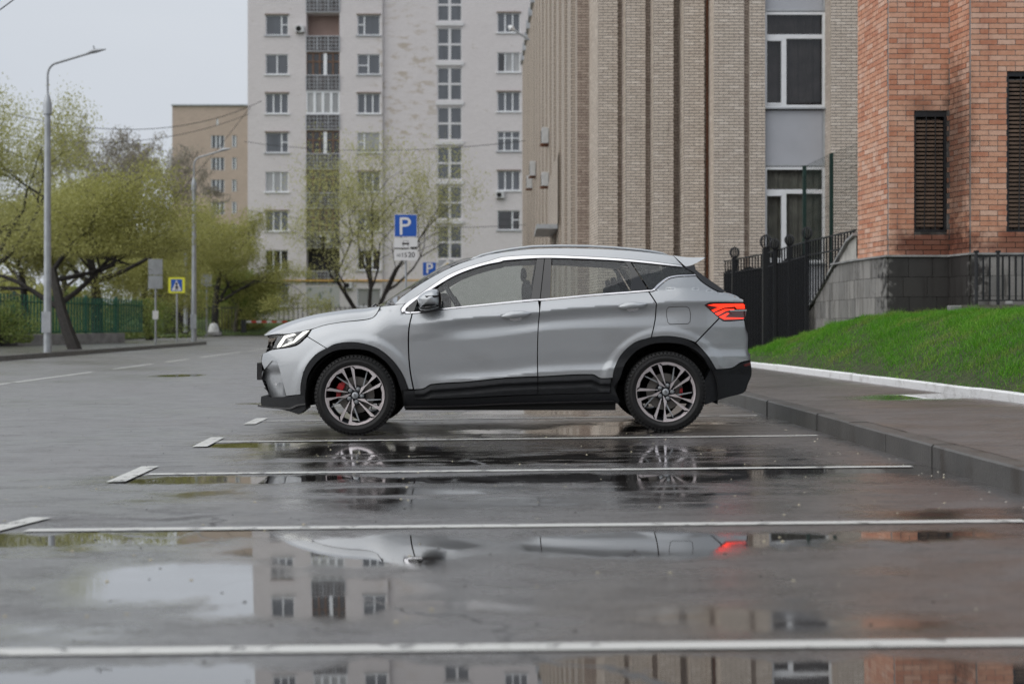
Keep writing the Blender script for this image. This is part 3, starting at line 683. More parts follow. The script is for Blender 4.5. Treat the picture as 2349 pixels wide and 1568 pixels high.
panel('splitter', A((70, 1258), (75, 1250), (120, 1262), (300, 1272), (350, 1250), (416, 1240), (416, 1252), (360, 1262), (300, 1284), (110, 1272), (70, 1264)), M['gloss'], suv, wf=lambda u, v: flip(u, v)+.02, gap=0, rim=.25)
panel('lower_grille', A((112, 1078), (128, 1098), (112, 1102), (130, 1124), (116, 1130), (140, 1155), (150, 1196), (165, 1196), (130, 1080)), M['gloss'], suv, wf=lambda u, v: wbody(max(u, 604), v)-.08, gap=0, rim=.1)
panel('rear_lower_bumper', B((1500, 1002), (1538, 998), (1655, 988), (1720, 949), (1789, 933), (1797, 1030), (1770, 1100), (1742, 1162), (1640, 1192), (1540, 1222), (1462, 1252), (1440, 1120)), M['trim'], suv, wf=lambda u, v: wbody(u, min(v, 860))+.004, gap=0, rim=.3)
panel('rear_reflector', B((1735, 962), (1788, 942), (1790, 965), (1750, 975)), M['reddark'], suv, wf=lambda u, v: wbody(u, min(v, 860))+.009, gap=0, rim=.01)
panel('exhaust_tip', B((1690, 1160), (1745, 1100), (1765, 1098), (1735, 1160), (1700, 1168)), M['chrome'], suv, wf=lambda u, v: wbody(u, min(v, 860))-.03, gap=0, rim=.12)
# --- chrome line round the side windows
panel('window_trim', rail_bot[0:1]+rail_bot[1:]+A((1112, 556), (1112, 578), (1150, 592))+A((1178, 590))+A((1180, 580), (1142, 572), (1150, 550), (1240, 477), (1370, 391), (1500, 316), (1620, 268), (1740, 233), (1830, 216))+B((0, 206), (240, 189), (350, 188), (600, 195), (915, 214), (1300, 254)), M['chrome'], suv, off=.006, gap=.5, rim=.012, step=4)
panel('window_trim', A((1178, 590))+D((200, 882), (400, 852), (1000, 792), (1594, 738))+B((262, 497), (700, 457), (1050, 431), (1088, 426), (1130, 388), (1210, 332), (1394, 316), (1390, 305), (1202, 320), (1116, 376), (1076, 415), (1045, 419), (700, 444), (258, 484))+D((1500, 722), (1000, 772), (400, 835), (200, 866))+A((1180, 578)), M['chrome'], suv, off=.006, gap=.4, rim=.012, step=4)
# --- glass and black pillars
gl_front = D((345, 604), (450, 520), (600, 424), (780, 342), (900, 298), (1050, 262), (1200, 242), (1400, 228), (1572, 224), (1500, 724), (1000, 774), (410, 834), (392, 640))
panel('window_glass', gl_front, M['carglass'], suv, off=-.012, gap=0, rim=0)
panel('window_glass', B((350, 190), (600, 196), (870, 211), (915, 282), (922, 428), (700, 446), (342, 474)), M['carglass'], suv, off=-.012, gap=0, rim=0)
panel('window_glass', B((925, 217), (1310, 256), (1385, 300), (1202, 318), (1116, 374), (1072, 414), (1052, 414)), M['rearglass'], suv, off=-.012, gap=0, rim=0)
panel('pillar_trim', D((1575, 222), (1668, 219), (1612, 738), (1500, 724)), M['gloss'], suv, off=-.004, gap=.3)
panel('pillar_trim', D((1674, 219), (1756, 220), (1742, 722), (1618, 738)), M['gloss'], suv, off=-.004, gap=.3)
panel('pillar_trim', B((870, 210), (915, 214), (1046, 420), (922, 430), (915, 280)), M['gloss'], suv, off=-.004, gap=.3)
panel('pillar_trim', B((1325, 250), (1383, 235), (1393, 275), (1500, 352), (1616, 434), (1560, 430), (1442, 362), (1394, 312), (1386, 300), (1310, 256)), M['gloss'], suv, off=-.002, gap=.3)
panel('mirror_triangle', A((1142, 574), (1200, 500), (1238, 478), (1200, 588)), M['gloss'], suv, off=-.004, gap=.3)
# quarter window inner frame (pale pane inside dark surround)
panel('quarter_pane_surround', B((985, 232), (925, 217), (1052, 414), (1090, 408), (1202, 318), (1385, 300), (1310, 256), (1140, 238), (1150, 290), (1065, 362), (1020, 300), (993, 250)), M['gloss'], suv, off=-.03, gap=0, rim=0, sm_=False)
# --- bonnet, windscreen, roof, spoiler, tailgate
he = A((118, 752), (200, 738), (300, 735), (460, 702), (560, 671), (700, 648), (868, 629), (922, 603), (955, 545))
hs = A((118, 745), (160, 712), (250, 668), (370, 627), (520, 591), (700, 563), (850, 549), (900, 543), (955, 538))
Q = lambda pts, w: [(u, v, w if not callable(w) else w(u)) for u, v in pts]
hw = lambda base: (lambda u: max(base-subplan(u)*1.05, .2))
def betw(a, b, t): return [(p[0]+(q[0]-p[0])*t, p[1]+(q[1]-p[1])*t) for p, q in zip(a, b)]
def center(pts, w, dz=0, dx=0):        # same height and place as pts seen at half-width w, moved to the middle plane
    out = []
    for u, v in pts:
        p = P(u, v, w(u) if callable(w) else w); Zc = YC; out.append((CX+(p.x+dx)*F/Zc, HY-(p.z+dz-CAMH)*F/Zc, 0.))
    return out
hs2 = hw(.56)
loft('bonnet', [Q(he, hw(.800)), Q(betw(he, hs, .55), hw(.775)), Q(betw(he, hs, .9), hw(.70)), Q(hs, hs2), center(hs, hs2, .006, -.035)], M['car'], suv, nu=70)
wt = A((1640, 194)); wsE = A((962, 536), (1062, 522), (1120, 466), (1250, 376), (1400, 290), (1540, 226), (1640, 194))
wsC = A((948, 532), (1030, 487), (1090, 446), (1161, 400), (1280, 327), (1399, 258), (1500, 212), (1576, 190), (1622, 186))
def wpil(u): return wbody(u, ip([(q[0], q[1]) for q in wsE], u))
loft('windscreen', [[(u, v, wbody(u, v)-.004) for u, v in wsE], Q(wsC, .30), center(wsC, .3, .0, -.03)], M['windscreen'], suv, nu=30)
rt = A((1640, 196), (1750, 163), (1916, 138))+B((200, 122), (400, 117), (600, 119), (800, 127), (1000, 142), (1230, 172))
rc = A((1622, 187), (1740, 158), (1916, 134))+B((200, 118), (400, 113), (600, 115), (800, 123), (1000, 139), (1230, 172))
loft('roof', [[(u, v, wbody(u, v)-.002) for u, v in rt], Q(betw(rt, rc, .9), .55), Q(rc, .30), center(rc, .30, .0)], M['car'], suv, nu=50)
loft('headliner', [[(u, v+11, wbody(u, v)-.05) for u, v in rt], center([(u, v+10) for u, v in rc], .3)], M['headliner'], suv, nu=20)
sp = smooth_poly(B((1230, 170), (1330, 183), (1462, 184), (1440, 200), (1388, 228), (1340, 246), (1318, 250), (1292, 227)), k=3)
mb = MB(); mb.prism(sp, lambda p, t: P(p[0], p[1], t if t < .62 else .602+.063*sm((p[1]-588)/20)), .665, .60)
mb.obj('spoiler', M['car'], suv, smooth=True, ang=35)
mb = MB(); cen = center(sp, .6)
mb.add([P(p[0], p[1], .60) for p in sp]+[P(c[0]+6, c[1], 0) for c in cen]+[Vector((P(p[0], p[1], .60).x, 2*YC-P(p[0], p[1], .60).y, P(p[0], p[1], .60).z)) for p in sp],
       [(i+r_*len(sp), (i+1) % len(sp)+r_*len(sp), (i+1) % len(sp)+(r_+1)*len(sp), i+(r_+1)*len(sp)) for r_ in (0, 1) for i in range(len(sp))]+[tuple(range(2*len(sp), 3*len(sp)))])
mb.obj('spoiler', M['car'], suv, smooth=True, ang=35)
rg = B((1386, 236), (1394, 275), (1500, 352), (1616, 434))
loft('rear_window', [[(u, v, wbody(u, v)-.02) for u, v in rg], center(rg, lambda u: .62, 0, .06)], M['rearglass'], suv, nu=16)
tg = B((1618, 436), (1690, 460), (1738, 489), (1745, 514), (1750, 632), (1757, 700), (1771, 742), (1772, 865), (1786, 887), (1787, 932))
loft('tailgate', [[(u, v, wbody(min(u, 1705), v)) for u, v in tg], center(tg, lambda u: .62, 0, .05)], M['car'], suv, nu=30)
rb = B((1787, 932), (1796, 1030), (1770, 1100), (1742, 1162), (1640, 1192))
loft('rear_valance', [[(u, v, wbody(u, 860)) for u, v in rb], center(rb, lambda u: .62, 0, .04)], M['trim'], suv, nu=16)
fb = A((118, 747), (148, 770), (130, 870), (104, 885), (97, 940), (112, 1000), (101, 1064), (140, 1150), (170, 1196))
loft('grille', [[(u, v, wbody(u, v)-.005) for u, v in fb], center(fb, lambda u: wbody(u, 800), 0, -.045)], M['gloss'], suv, nu=24)
mb = MB(); a = P(589, 831.5, .26); b = P(602, 871, .26); mb.box(a.x, b.x, YC-.26, YC+.26, b.z, a.z); o = mb.obj('number_plate_holder', M['gloss'], suv, bevel=.004)
mb = MB(); mb.box(a.x-.004, a.x-.001, YC-.255, YC+.255, b.z+.008, a.z-.008); mb.obj('number_plate', M['white_plastic'], suv)
# roof rails
rrl = A((1600, 203), (1640, 186), (1700, 162), (1800, 138), (1916, 118))+B((200, 100), (400, 95), (600, 97), (800, 108), (1000, 126), (1100, 141), (1150, 152), (1195, 166))
for s in (1, -1):
    mb = MB(); pts = [P(u, v+1.5, .63) for u, v in dens(rrl, 20)[:-1] if u < rrl[-1][0]]
    pts = [P(u, v+1.5, .63) for u, v in rrl]
    if s < 0: pts = [Vector((p.x, 2*YC-p.y, p.z)) for p in pts]
    mb.tube(pts, [.004]+[.011]*(len(pts)-2)+[.004], 8); mb.obj('roof_rail', M['car'], suv, smooth=True)
# --- lamps
hl = A((175, 848), (212, 760), (330, 728), (455, 706), (415, 758), (345, 815))
panel('headlight_housing', hl, M['dark'], suv, off=-.04, gap=0, step=5, rim=.0)
panel('headlight', hl, M['lampglass'], suv, off=.0, gap=.4, step=5, rim=.012)
drlp = A((205, 838), (258, 785), (345, 742), (440, 714), (352, 772), (268, 812), (240, 835))
panel('running_light', A((208, 838), (232, 834), (272, 770), (345, 745), (338, 735), (262, 752), (218, 815)), M['drl'], suv, off=-.012, gap=0, step=4, rim=.01, sm_=False)
panel('running_light', A((240, 832), (262, 828), (335, 802), (398, 752), (445, 712), (400, 722), (352, 762), (330, 790), (272, 812)), M['drl'], suv, off=-.010, gap=0, step=4, rim=.01, sm_=False)
dome('lamp_lens', A((285, 775), (320, 765), (340, 775), (330, 798), (290, 805)), .70, .03, M['chrome'], suv)
tl = B((1458, 530), (1500, 514), (1742, 513), (1752, 520), (1760, 572), (1746, 634), (1600, 643), (1562, 622))
panel('tail_light', tl, M['reddark'], suv, off=.002, gap=.3, step=5, rim=.02)
for q in (B((1478, 530), (1520, 522), (1680, 520), (1735, 519), (1745, 528), (1748, 556), (1690, 556), (1676, 540), (1600, 548), (1522, 580), (1505, 566), (1560, 545)),
          B((1530, 590), (1600, 558), (1670, 555), (1672, 563), (1610, 572), (1552, 606)), B((1560, 615), (1620, 585), (1636, 590), (1600, 618), (1740, 622), (1738, 628), (1600, 634))):
    panel('light_bar', q, M['redlamp'], suv, off=.006, gap=0, step=4, rim=.004, sm_=False)
panel('lamp_strip', B((1632, 566), (1760, 560), (1762, 572), (1645, 574)), M['chrome'], suv, off=.012, gap=0, step=4, rim=.006, sm_=False)
panel('reversing_lamp', B((1636, 578), (1740, 578), (1738, 596), (1655, 598)), M['reddark'], suv, off=.008, gap=0, step=4, rim=.004, sm_=False)
# fuel flap
ff_ = B((1182, 560), (1195, 545), (1320, 541), (1342, 552), (1352, 590), (1350, 650), (1335, 664), (1205, 668), (1190, 655), (1180, 600))
panel('fuel_flap_gap', ff_, M['gap'], suv, off=.0012, gap=-.7, rim=0, mirror=False, step=5)
panel('fuel_flap', ff_, M['car'], suv, off=.0026, gap=.5, rim=.001, mirror=False, step=6)
# door handles
for hp, cup in ((D((1130, 935), (1180, 900), (1240, 872), (1330, 864), (1430, 866), (1510, 893), (1470, 930), (1400, 945), (1240, 962), (1170, 955)), D((1222, 950), (1400, 940), (1380, 975), (1320, 988), (1260, 982))),
                (B((825, 542), (860, 520), (900, 508), (960, 506), (1045, 520), (1020, 545), (970, 552), (880, 560), (845, 556)), B((880, 552), (985, 548), (968, 570), (930, 578), (900, 572)))):
    cu = sum(p[0] for p in hp)/len(hp); cv = sum(p[1] for p in hp)/len(hp)
    dome('door_handle', hp, wbody(cu, cv)+.004, .026, M['car'], suv, base=.02)
    panel('handle_cup', cup, M['chrome'], suv, off=.002, gap=0, step=3, rim=.002)
# mirrors
mw = .93
dome('mirror_housing', A((1228, 480), (1250, 455), (1300, 425), (1350, 413), (1380, 420), (1396, 450), (1400, 520), (1392, 540), (1250, 545), (1236, 515)), mw, .125, M['car'], suv, base=.07, rings=8)
dome('mirror_base', A((1228, 545), (1262, 530), (1395, 515), (1396, 540), (1370, 556), (1300, 572), (1258, 568), (1236, 556)), mw-.02, .13, M['gloss'], suv, base=.07, rings=6)
panel('mirror_indicator', A((1282, 462), (1390, 458), (1390, 470), (1300, 478)), M['gloss'], suv, wf=lambda u, v: mw+.118+.0*u, gap=0, rim=.02, step=4)
panel('mirror_glass', A((1386, 430), (1398, 448), (1402, 520), (1392, 545), (1384, 540)), M['gloss'], suv, wf=lambda u, v: mw+.075, gap=0, rim=.06, step=4)
# seams drawn by thin grooves' own geometry: belt moulding and cowl
mb = MB(); mb.tube([P(*A((905, 541))[0], .4), P(*A((925, 524))[0], .4), P(*A((938, 533))[0], .35)], .009, 6); mb.obj('wiper', M['gloss'], suv, smooth=True)
for q, r_ in ((A((392, 1013))[0], 2.7), (A((202, 1103))[0], 3.0), (B((1576, 970))[0], 3.2)):
    poly = [(q[0]+r_*math.cos(a*math.pi/4), q[1]+r_*math.sin(a*math.pi/4)) for a in range(8)]
    panel('parking_sensor', poly, M['chrome'] if q[0] < 650 else M['car'], suv, off=.006 if q[0] != A((202, 1103))[0][0] else -.038, gap=0, rim=.004, step=2)
# --- floor, wheel wells, cabin
xa = P(*A((200, 1200))[0], .8).x; xb = P(*B((1700, 1100))[0], .8).x
fx = P(*FC, .9); rx_ = P(*RC, .9); wr = .40
def side_profile(x, z0):   # underside outline with wheel openings cut out
    return z0
mb = MB()
segs = [(xa, fx.x-wr-.02), (fx.x+wr+.02, rx_.x-wr-.02), (rx_.x+wr+.02, xb)]
for (a, b), (z0, z1) in zip(segs, ((.28, .55), (.20, .42), (.28, .5))): mb.box(a+(.12 if a == xa else 0), b-(.12 if b == xb else 0), YC-(.84 if z0 == .20 else .62), YC+(.84 if z0 == .20 else .62), z0, z1)
mb.box(fx.x-wr-.01, rx_.x+wr+.01, YC-.56, YC+.56, .24, .44); mb.box(fx.x-wr, fx.x+wr, YC-.56, YC+.56, .4, .72); mb.box(rx_.x-wr, rx_.x+wr, YC-.56, YC+.56, .4, .74)
mb.obj('underbody', M['gap'], suv)
for c, R1 in ((fx, .425), (rx_, .447)):
    for s in (1, -1):
        mb = MB(); k = 20; V = []
        for i in range(k+1):
            a = math.pi*1.12*i/k-.06*math.pi
            for w in (.875, .52): V.append((c.x+R1*math.cos(a), YC-s*w, c.z+R1*math.sin(a)))
        mb.add(V, [(2*i, 2*i+1, 2*i+3, 2*i+2) for i in range(k)]); mb.add([(c.x, YC-s*.52, c.z)]+[V[2*i+1] for i in range(k+1)], [(0, i+1, i+2) for i in range(k)])
        mb.obj('arch_liner', M['gap'], suv)
def cabinbox(name, pts, y0, y1, mt, bev=.04):
    mb = MB(); mb.prism(pts, lambda p, t: Vector((P(*p, .3).x, YC-t, P(*p, .3).z)), y0, y1); mb.obj(name, mt, suv, smooth=True, ang=50, bevel=bev)
for s in (1, -1):
    cabinbox('seat', D((1180, 960), (1560, 990), (1590, 1050), (1150, 1050)), s*.14, s*.62, M['cabin'])
    cabinbox('seat_back', D((1465, 1000), (1400, 720), (1395, 540), (1420, 500), (1480, 500), (1520, 640), (1560, 1000)), s*.16, s*.60, M['cabin'])
    cabinbox('headrest', D((1385, 350), (1425, 345), (1450, 400), (1450, 480), (1405, 485), (1380, 440)), s*.26, s*.50, M['cabin'], .02)
    cabinbox('headrest', B((770, 330), (800, 330), (815, 385), (780, 390)), s*.26, s*.50, M['cabin'], .02)
cabinbox('seat_back', B((800, 560), (765, 440), (765, 385), (800, 375), (850, 440), (880, 570)), -.62, .62, M['cabin'])
cabinbox('dashboard', D((60, 860), (180, 800), (420, 800), (520, 850), (520, 1050), (60, 1050)), -.74, .74, M['cabin'], .05)
cabinbox('parcel_shelf', B((880, 430), (1380, 400), (1500, 430), (1500, 470), (880, 470)), -.70, .70, M['cabin'], .02)
mb = MB(); ctr = Vector(P(*D((585, 770))[0], .38)); ax = Vector((.86, 0, .5)).normalized()
rm = ax.to_track_quat('Z', 'Y').to_matrix().to_4x4(); ring = [ctr+rm @ Vector((.185*math.cos(a*math.pi/12), .185*math.sin(a*math.pi/12), 0)) for a in range(25)]
mb.tube(ring, .016, 8, cap=False); mb.box(-.17, .17, -.02, .02, -.012, .012, M=Matrix.Translation(ctr) @ rm); mb.box(-.05, .05, -.05, .05, -.02, .03, M=Matrix.Translation(ctr) @ rm)
mb.obj('steering_wheel', M['cabin'], suv, smooth=True)
# --- wheels
TR = .338
def wheel(cx, cy, cz, side, ang, tag_='wheel'):
    w = bpy.data.objects.new('wheel', None); C.objects.link(w); w.parent = suv; w.location = (cx, cy, cz)
    # local frame: z axis points outwards (towards -Y for the near side)
    Mx = Matrix(((1, 0, 0, 0), (0, 0, -1, 0), (0, 1, 0, 0), (0, 0, 0, 1))) if side > 0 else Matrix(((-1, 0, 0, 0), (0, 0, 1, 0), (0, 1, 0, 0), (0, 0, 0, 1)))
    Mx = Mx @ Matrix.Rotation(ang, 4, 'Z')
    rr = .252
    mb = MB(); mb.lathe([(rr-.012, -.20), (rr-.004, -.215), (rr+.02, -.222), (rr+.05, -.22), (TR-.025, -.212), (TR-.008, -.20), (TR-.003, -.11), (TR-.008, -.02), (TR-.02, -.006), (TR-.036, .002), (TR-.055, .005), (rr+.026, .002), (rr+.012, -.004), (rr+.004, -.008), (rr, -.02)], Mx, 72)
    nb = 62
    for i in range(nb):      # tread blocks in three rows
        a = 2*math.pi*i/nb
        for (h0, h1, da, r1) in ((-.052, -.008, 0, .003), (-.115, -.062, .5, .006), (-.17, -.125, 0, .006), (-.212, -.178, .5, .003)):
            a0 = a+da*2*math.pi/nb; a1 = a0+2*math.pi/nb*.68; r0_ = TR-.012; r2 = TR+r1
            V = [Mx @ Vector((r_*math.cos(q), r_*math.sin(q), h)) for h in (h0, h1) for r_ in (r0_, r2) for q in (a0, a1)]
            mb.add(V, [(0, 1, 3, 2), (4, 6, 7, 5), (2, 3, 7, 6), (0, 2, 6, 4), (1, 5, 7, 3)])
        # shoulder lugs seen from the side
        a0 = a; a1 = a+2*math.pi/nb*.6; V = [Mx @ Vector((r_*math.cos(q), r_*math.sin(q), h)) for (r_, h) in ((TR+.002, -.012), (TR-.022, .001), (TR-.03, -.002), (TR-.006, -.02)) for q in (a0, a1)]
        mb.add(V, [(0, 1, 3, 2), (2, 3, 5, 4), (0, 2, 4, 6), (1, 7, 5, 3)])
    for rb_ in (rr+.035, rr+.058): mb.lathe([(rb_-.0015, .003), (rb_-.001, .0055), (rb_+.001, .0055), (rb_+.0015, .003)], Mx, 72)
    mb.obj('tyre', M['rubber'], w, smooth=True, ang=35)
    mb = MB(); mb.lathe([(.235, -.20), (.222, -.17), (.216, -.06), (.228, -.028), (.240, -.012), (rr-.002, -.004), (rr, -.01), (rr-.004, -.02)], Mx, 72)
    mb.lathe([(0, -.05), (.05, -.05), (.082, -.045), (.088, -.06), (.08, -.08)], Mx, 40)
    mb.obj('rim', M['rim_dark'], w, smooth=True, ang=35)
    mb = MB(); mb.lathe([(rr-.009, -.010), (rr-.006, -.003), (rr, -.003), (rr+.002, -.008)], Mx, 72)
    mb.obj('rim_lip', M['rim_cut'], w, smooth=True, ang=35)
    k = .249
    blade = [(.009, .150), (-.187, .273), (-.211, .389), (-.245, .51), (-.44, .775), (-.62, .70), (-.80, .47), (-.865, .30), (-.965, .245), (-.93, .37), (-.83, .53), (-.69, .71), (-.53, .835), (-.40, .91), (-.375, .89), (-.268, .625), (-.175, .43), (-.085, .31), (.015, .155)]
    slim = [(-.15, .972), (-.09, .962), (-.02, .884), (.037, .267), (.015, .262), (-.065, .594), (-.125, .88)]
    rib = [(.393, .80), (.42, .79), (.305, .333), (.245, .30)]
    hub = [(.0, .30), (-.1, .29), (-.17, .24), (-.1, .1), (.1, .1), (.17, .25), (.1, .30)]
    def lift(p): r_ = math.hypot(*p); return -.006-.028*(1-min(r_, 1.))**1.1
    for i in range(5):
        a = 2*math.pi*i/5; ca, sa = math.cos(a), math.sin(a); rot = lambda p: (p[0]*ca-p[1]*sa, p[0]*sa+p[1]*ca)
        mb = MB()
        for poly in (blade, slim):
            q = [rot(p) for p in poly]; n_ = len(q); cxy = (sum(p[0] for p in q)/n_, sum(p[1] for p in q)/n_)
            top = [Mx @ Vector((p[0]*k, p[1]*k, lift(p))) for p in q]
            mb.add(top, [tuple(range(n_))], 0)
            low = [Mx @ Vector(((cxy[0]+(p[0]-cxy[0])*1.0)*k, (cxy[1]+(p[1]-cxy[1])*1.0)*k, lift(p)-.035)) for p in q]
            mb.add(top+low, [(j, (j+1) % n_, n_+(j+1) % n_, n_+j) for j in range(n_)]+[tuple(range(n_, 2*n_))[::-1]], 1)
        for poly, dz in ((rib, -.018), (hub, -.012)):
            q = [rot(p) for p in poly]; n_ = len(q)
            top = [Mx @ Vector((p[0]*k, p[1]*k, lift(p)+dz)) for p in q]; low = [Mx @ Vector((p[0]*k, p[1]*k, lift(p)+dz-.04)) for p in q]
            mb.add(top+low, [tuple(range(n_)), tuple(range(n_, 2*n_))[::-1]]+[(j, (j+1) % n_, n_+(j+1) % n_, n_+j) for j in range(n_)], 2 if poly is rib else 1)
        mb.obj('spoke', [M['rim_cut'], M['rim_dark'], M['metal_grey']], w)
        c = rot((.097, .207)); T = Mx @ Matrix.Translation((c[0]*k*1.0, c[1]*k*1.0, -.03))
        mb = MB(); mb.lathe([(.0165, -.012), (.0165, .002), (.013, .004)], T, 14); mb.lathe([(0, .010), (.008, .009), (.0105, .004), (.0105, -.01)], T, 12)
        mb.obj('wheel_nut', M['metal_grey'], w, smooth=True, ang=40)
    T = Mx @ Matrix.Translation((0, 0, -.030)); mb = MB(); mb.lathe([(0, .012), (.018, .011), (.027, .006), (.029, -.01)], T, 28); mb.obj('wheel_cap', M['metal_grey'], w, smooth=True)
    mb = MB(); ov = [(.0075*math.cos(q*math.pi/8)*(1 if abs(math.cos(q*math.pi/8)) < .9 else .85), .014*math.sin(q*math.pi/8)) for q in range(17)]
    mb.tube([T @ Vector((x*1.1-y*.25, y, .0125)) for x, y in ov], .0013, 5, cap=False); mb.tube([T @ Vector((-.004, 0, .0125)), T @ Vector((.004, 0, .0125))], .001, 5); mb.tube([T @ Vector((-.004, .005, .0125)), T @ Vector((.004, .005, .0125))], .001, 5)
    mb.obj('wheel_emblem', M['gloss'], w)
    mb = MB(); mb.lathe([(0, -.075), (.06, -.075), (.08, -.105), (.155, -.107), (.157, -.12), (0, -.121)], Mx, 48); mb.obj('brake_disc', M['disc'], w, smooth=True, ang=30)
    a0 = (R(158) if cx < 0 else R(-5))-(ang if side > 0 else 0)
    mb = MB()
    for j, (da, r0, r1, h) in enumerate(() if cx > 0 and side and False else ((-.33, .125, .165, -.07), (-.12, .115, .172, -.062), (.12, .12, .168, -.07), (.33, .125, .165, -.066)) if cx < 0 else ((-.1, .125, .15, -.07), (.12, .125, .15, -.07))):
        a = a0+da; T = Mx @ Matrix.Rotation(a, 4, 'Z'); mb.box(r0, r1, -.026, .026, -.125, h, M=T)
    mb.obj('brake_caliper', M['red'], w, bevel=.005)
    return w
for (c, Rz) in ((fx, R(0)), (rx_, R(8))):
    yn = YC-.885
    for s in (1, -1):
        xx = P(*(FC if c is fx else RC), .88).x
        wheel(xx, yn if s > 0 else 2*YC-yn, gz(xx)+TR+.003, s, Rz)
# parts inherit the suv's place
for o in list(C.objects):
    if o.parent is suv: o.location = Vector(o.location)-suv.location if o.type == 'MESH' else Vector(o.location)-suv.location
# ---------------------------------------------------------------- brickwork laid brick by brick
def in_view(p):
    u = CX+F*p[0]/p[1]; v = HY-F*(p[2]-CAMH)/p[1]
    return -20 < u < 2370 and -20 < v < 1580
class Bricks:
    def __init__(s, mat_, course, L, joint, thick=.06, hj=None): s.b = []; s.m = mat_; s.h = course; s.L = L; s.j = joint; s.hj = hj or joint; s.t = thick; s.mort = MB()
    def wall(s, p0, p1, z0, z1, openings=(), trim0=0., trim1=0., header=0, seed=0, phase=0., proud=.007, tone=1., lo=0.):
        """bricks on the vertical face from p0 to p1; the outside is to the left of that walk seen from above, i.e. towards the camera"""
        a = Vector((*p0, 0)); b = Vector((*p1, 0)); d = (b-a); Ln = d.length; d.normalize(); nrm = Vector((d.y, -d.x, 0))
        ang = math.atan2(d.y, d.x); rows_ = int(math.ceil((z1-z0)/s.h)); rr = random.Random(seed)
        for r in range(rows_):
            zb = z0+r*s.h; zc = zb+s.h/2
            hd = header and (r % header == header-1)
            bl = (s.L/2 if hd else s.L); st = ((-.5*s.L if r % 2 else 0)-phase*s.L) if not hd else -phase*s.L
            spans = [(trim0, Ln-trim1)]
            for (s0, s1, o0, o1) in openings:
                if o0 < zc < o1:
                    spans = [q for (x, y) in spans for q in ((x, min(y, s0)), (max(x, s1), y)) if q[1]-q[0] > .02]
            x = st-2*s.L
            while x < Ln:
                for (q0, q1) in spans:
                    x0 = max(x, q0); x1 = min(x+bl-s.j, q1)
                    if x1-x0 > .025:
                        c = a+d*((x0+x1)/2); pr = proud+rr.uniform(-.0015, .0015)
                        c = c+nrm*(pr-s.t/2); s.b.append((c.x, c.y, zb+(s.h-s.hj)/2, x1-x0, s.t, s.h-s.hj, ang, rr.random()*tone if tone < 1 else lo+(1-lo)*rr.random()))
                x += bl
        # mortar skin
        e = -.002
        cuts = sorted({0, Ln, *[o for q in openings for o in q[:2]]}); zz = sorted({z0, z1, *[o for q in openings for o in q[2:]]})
        for i in range(len(cuts)-1):
            for k in range(len(zz)-1):
                mx_, mz = (cuts[i]+cuts[i+1])/2, (zz[k]+zz[k+1])/2
                if any(o[0] < mx_ < o[1] and o[2] < mz < o[3] for o in openings): continue
                P0 = a+d*cuts[i]+nrm*e; P1 = a+d*cuts[i+1]+nrm*e
                s.mort.add([(P0.x, P0.y, zz[k]), (P1.x, P1.y, zz[k]), (P1.x, P1.y, zz[k+1]), (P0.x, P0.y, zz[k+1])], [(0, 1, 2, 3)])
        for (s0, s1, o0, o1) in openings:      # reveals
            dp = .16
            for (q, w_) in ((s0, 1), (s1, -1)):
                P0 = a+d*q-nrm*.0; P1 = P0-nrm*dp
                s.mort.add([(P0.x, P0.y, o0), (P1.x, P1.y, o0), (P1.x, P1.y, o1), (P0.x, P0.y, o1)], [(0, 1, 2, 3)])
            P0 = a+d*s0; P1 = a+d*s1
            for zq in (o0, o1): s.mort.add([(P0.x, P0.y, zq), (P1.x, P1.y, zq), ((P1-nrm*dp).x, (P1-nrm*dp).y, zq), ((P0-nrm*dp).x, (P0-nrm*dp).y, zq)], [(0, 1, 2, 3)])
    def finish(s, parent, mortar, nparts=300):
        B_ = s.b
        def size(q):
            if not in_view(q): return -1
            ca = abs(math.cos(q[6])); return (q[3]*max(ca, .3))*q[5]/(q[1]**2)+1e-9*q[7]
        order = sorted(range(len(B_)), key=lambda i: -size(B_[i])); top = order[:nparts]; rest = order[nparts:]
        vs = []
        for k in range(10):
            m = MB().box(-.5, .5, -.5, .5, -.5, .5, rnd=(k+.5)/10).mesh('brick', s.m); vs.append(m)
        for i in top:
            q = B_[i]; o = bpy.data.objects.new('brick', vs[int(q[7]*9.99)]); C.objects.link(o); o.parent = parent
            o.location = q[:3]; o.scale = q[3:6]; o.rotation_euler = (0, 0, q[6])
        if rest:
            q = np.array([B_[i] for i in rest]); n_ = len(q); u = np.array([(-1,-1,-1),(1,-1,-1),(1,1,-1),(-1,1,-1),(-1,-1,1),(1,-1,1),(1,1,1),(-1,1,1)])*.5
            L_ = u[None]*q[:, None, 3:6]; ca, sa = np.cos(q[:, 6])[:, None], np.sin(q[:, 6])[:, None]
            V = np.stack([L_[..., 0]*ca-L_[..., 1]*sa, L_[..., 0]*sa+L_[..., 1]*ca, L_[..., 2]], -1)+q[:, None, :3]
            f = np.array([(0,3,2,1),(4,5,6,7),(0,1,5,4),(1,2,6,5),(3,0,4,7)]); Fc = (np.arange(n_)[:, None, None]*8+f[None]).reshape(-1, 4)
            o = link('brickwork', npmesh('brickwork', V.reshape(-1, 3), Fc, s.m, np.repeat(q[:, 7], 5)), None, parent); o['kind'] = 'stuff'
        s.mort.obj('mortar', mortar, parent)
mort_dark = mat('dark recessed mortar', (.03, .03, .026), .85, var=.35, nscale=5)
mort_grey = None
M['brick_beige'] = brickmat('beige clinker brick', ((0, (.27, .20, .165)), (.16, (.44, .36, .30)), (.3, (.58, .505, .425)), (.85, (.62, .545, .465)), (1, (.74, .665, .58))), stain=(.60, .82, (.22, .18, .155)))
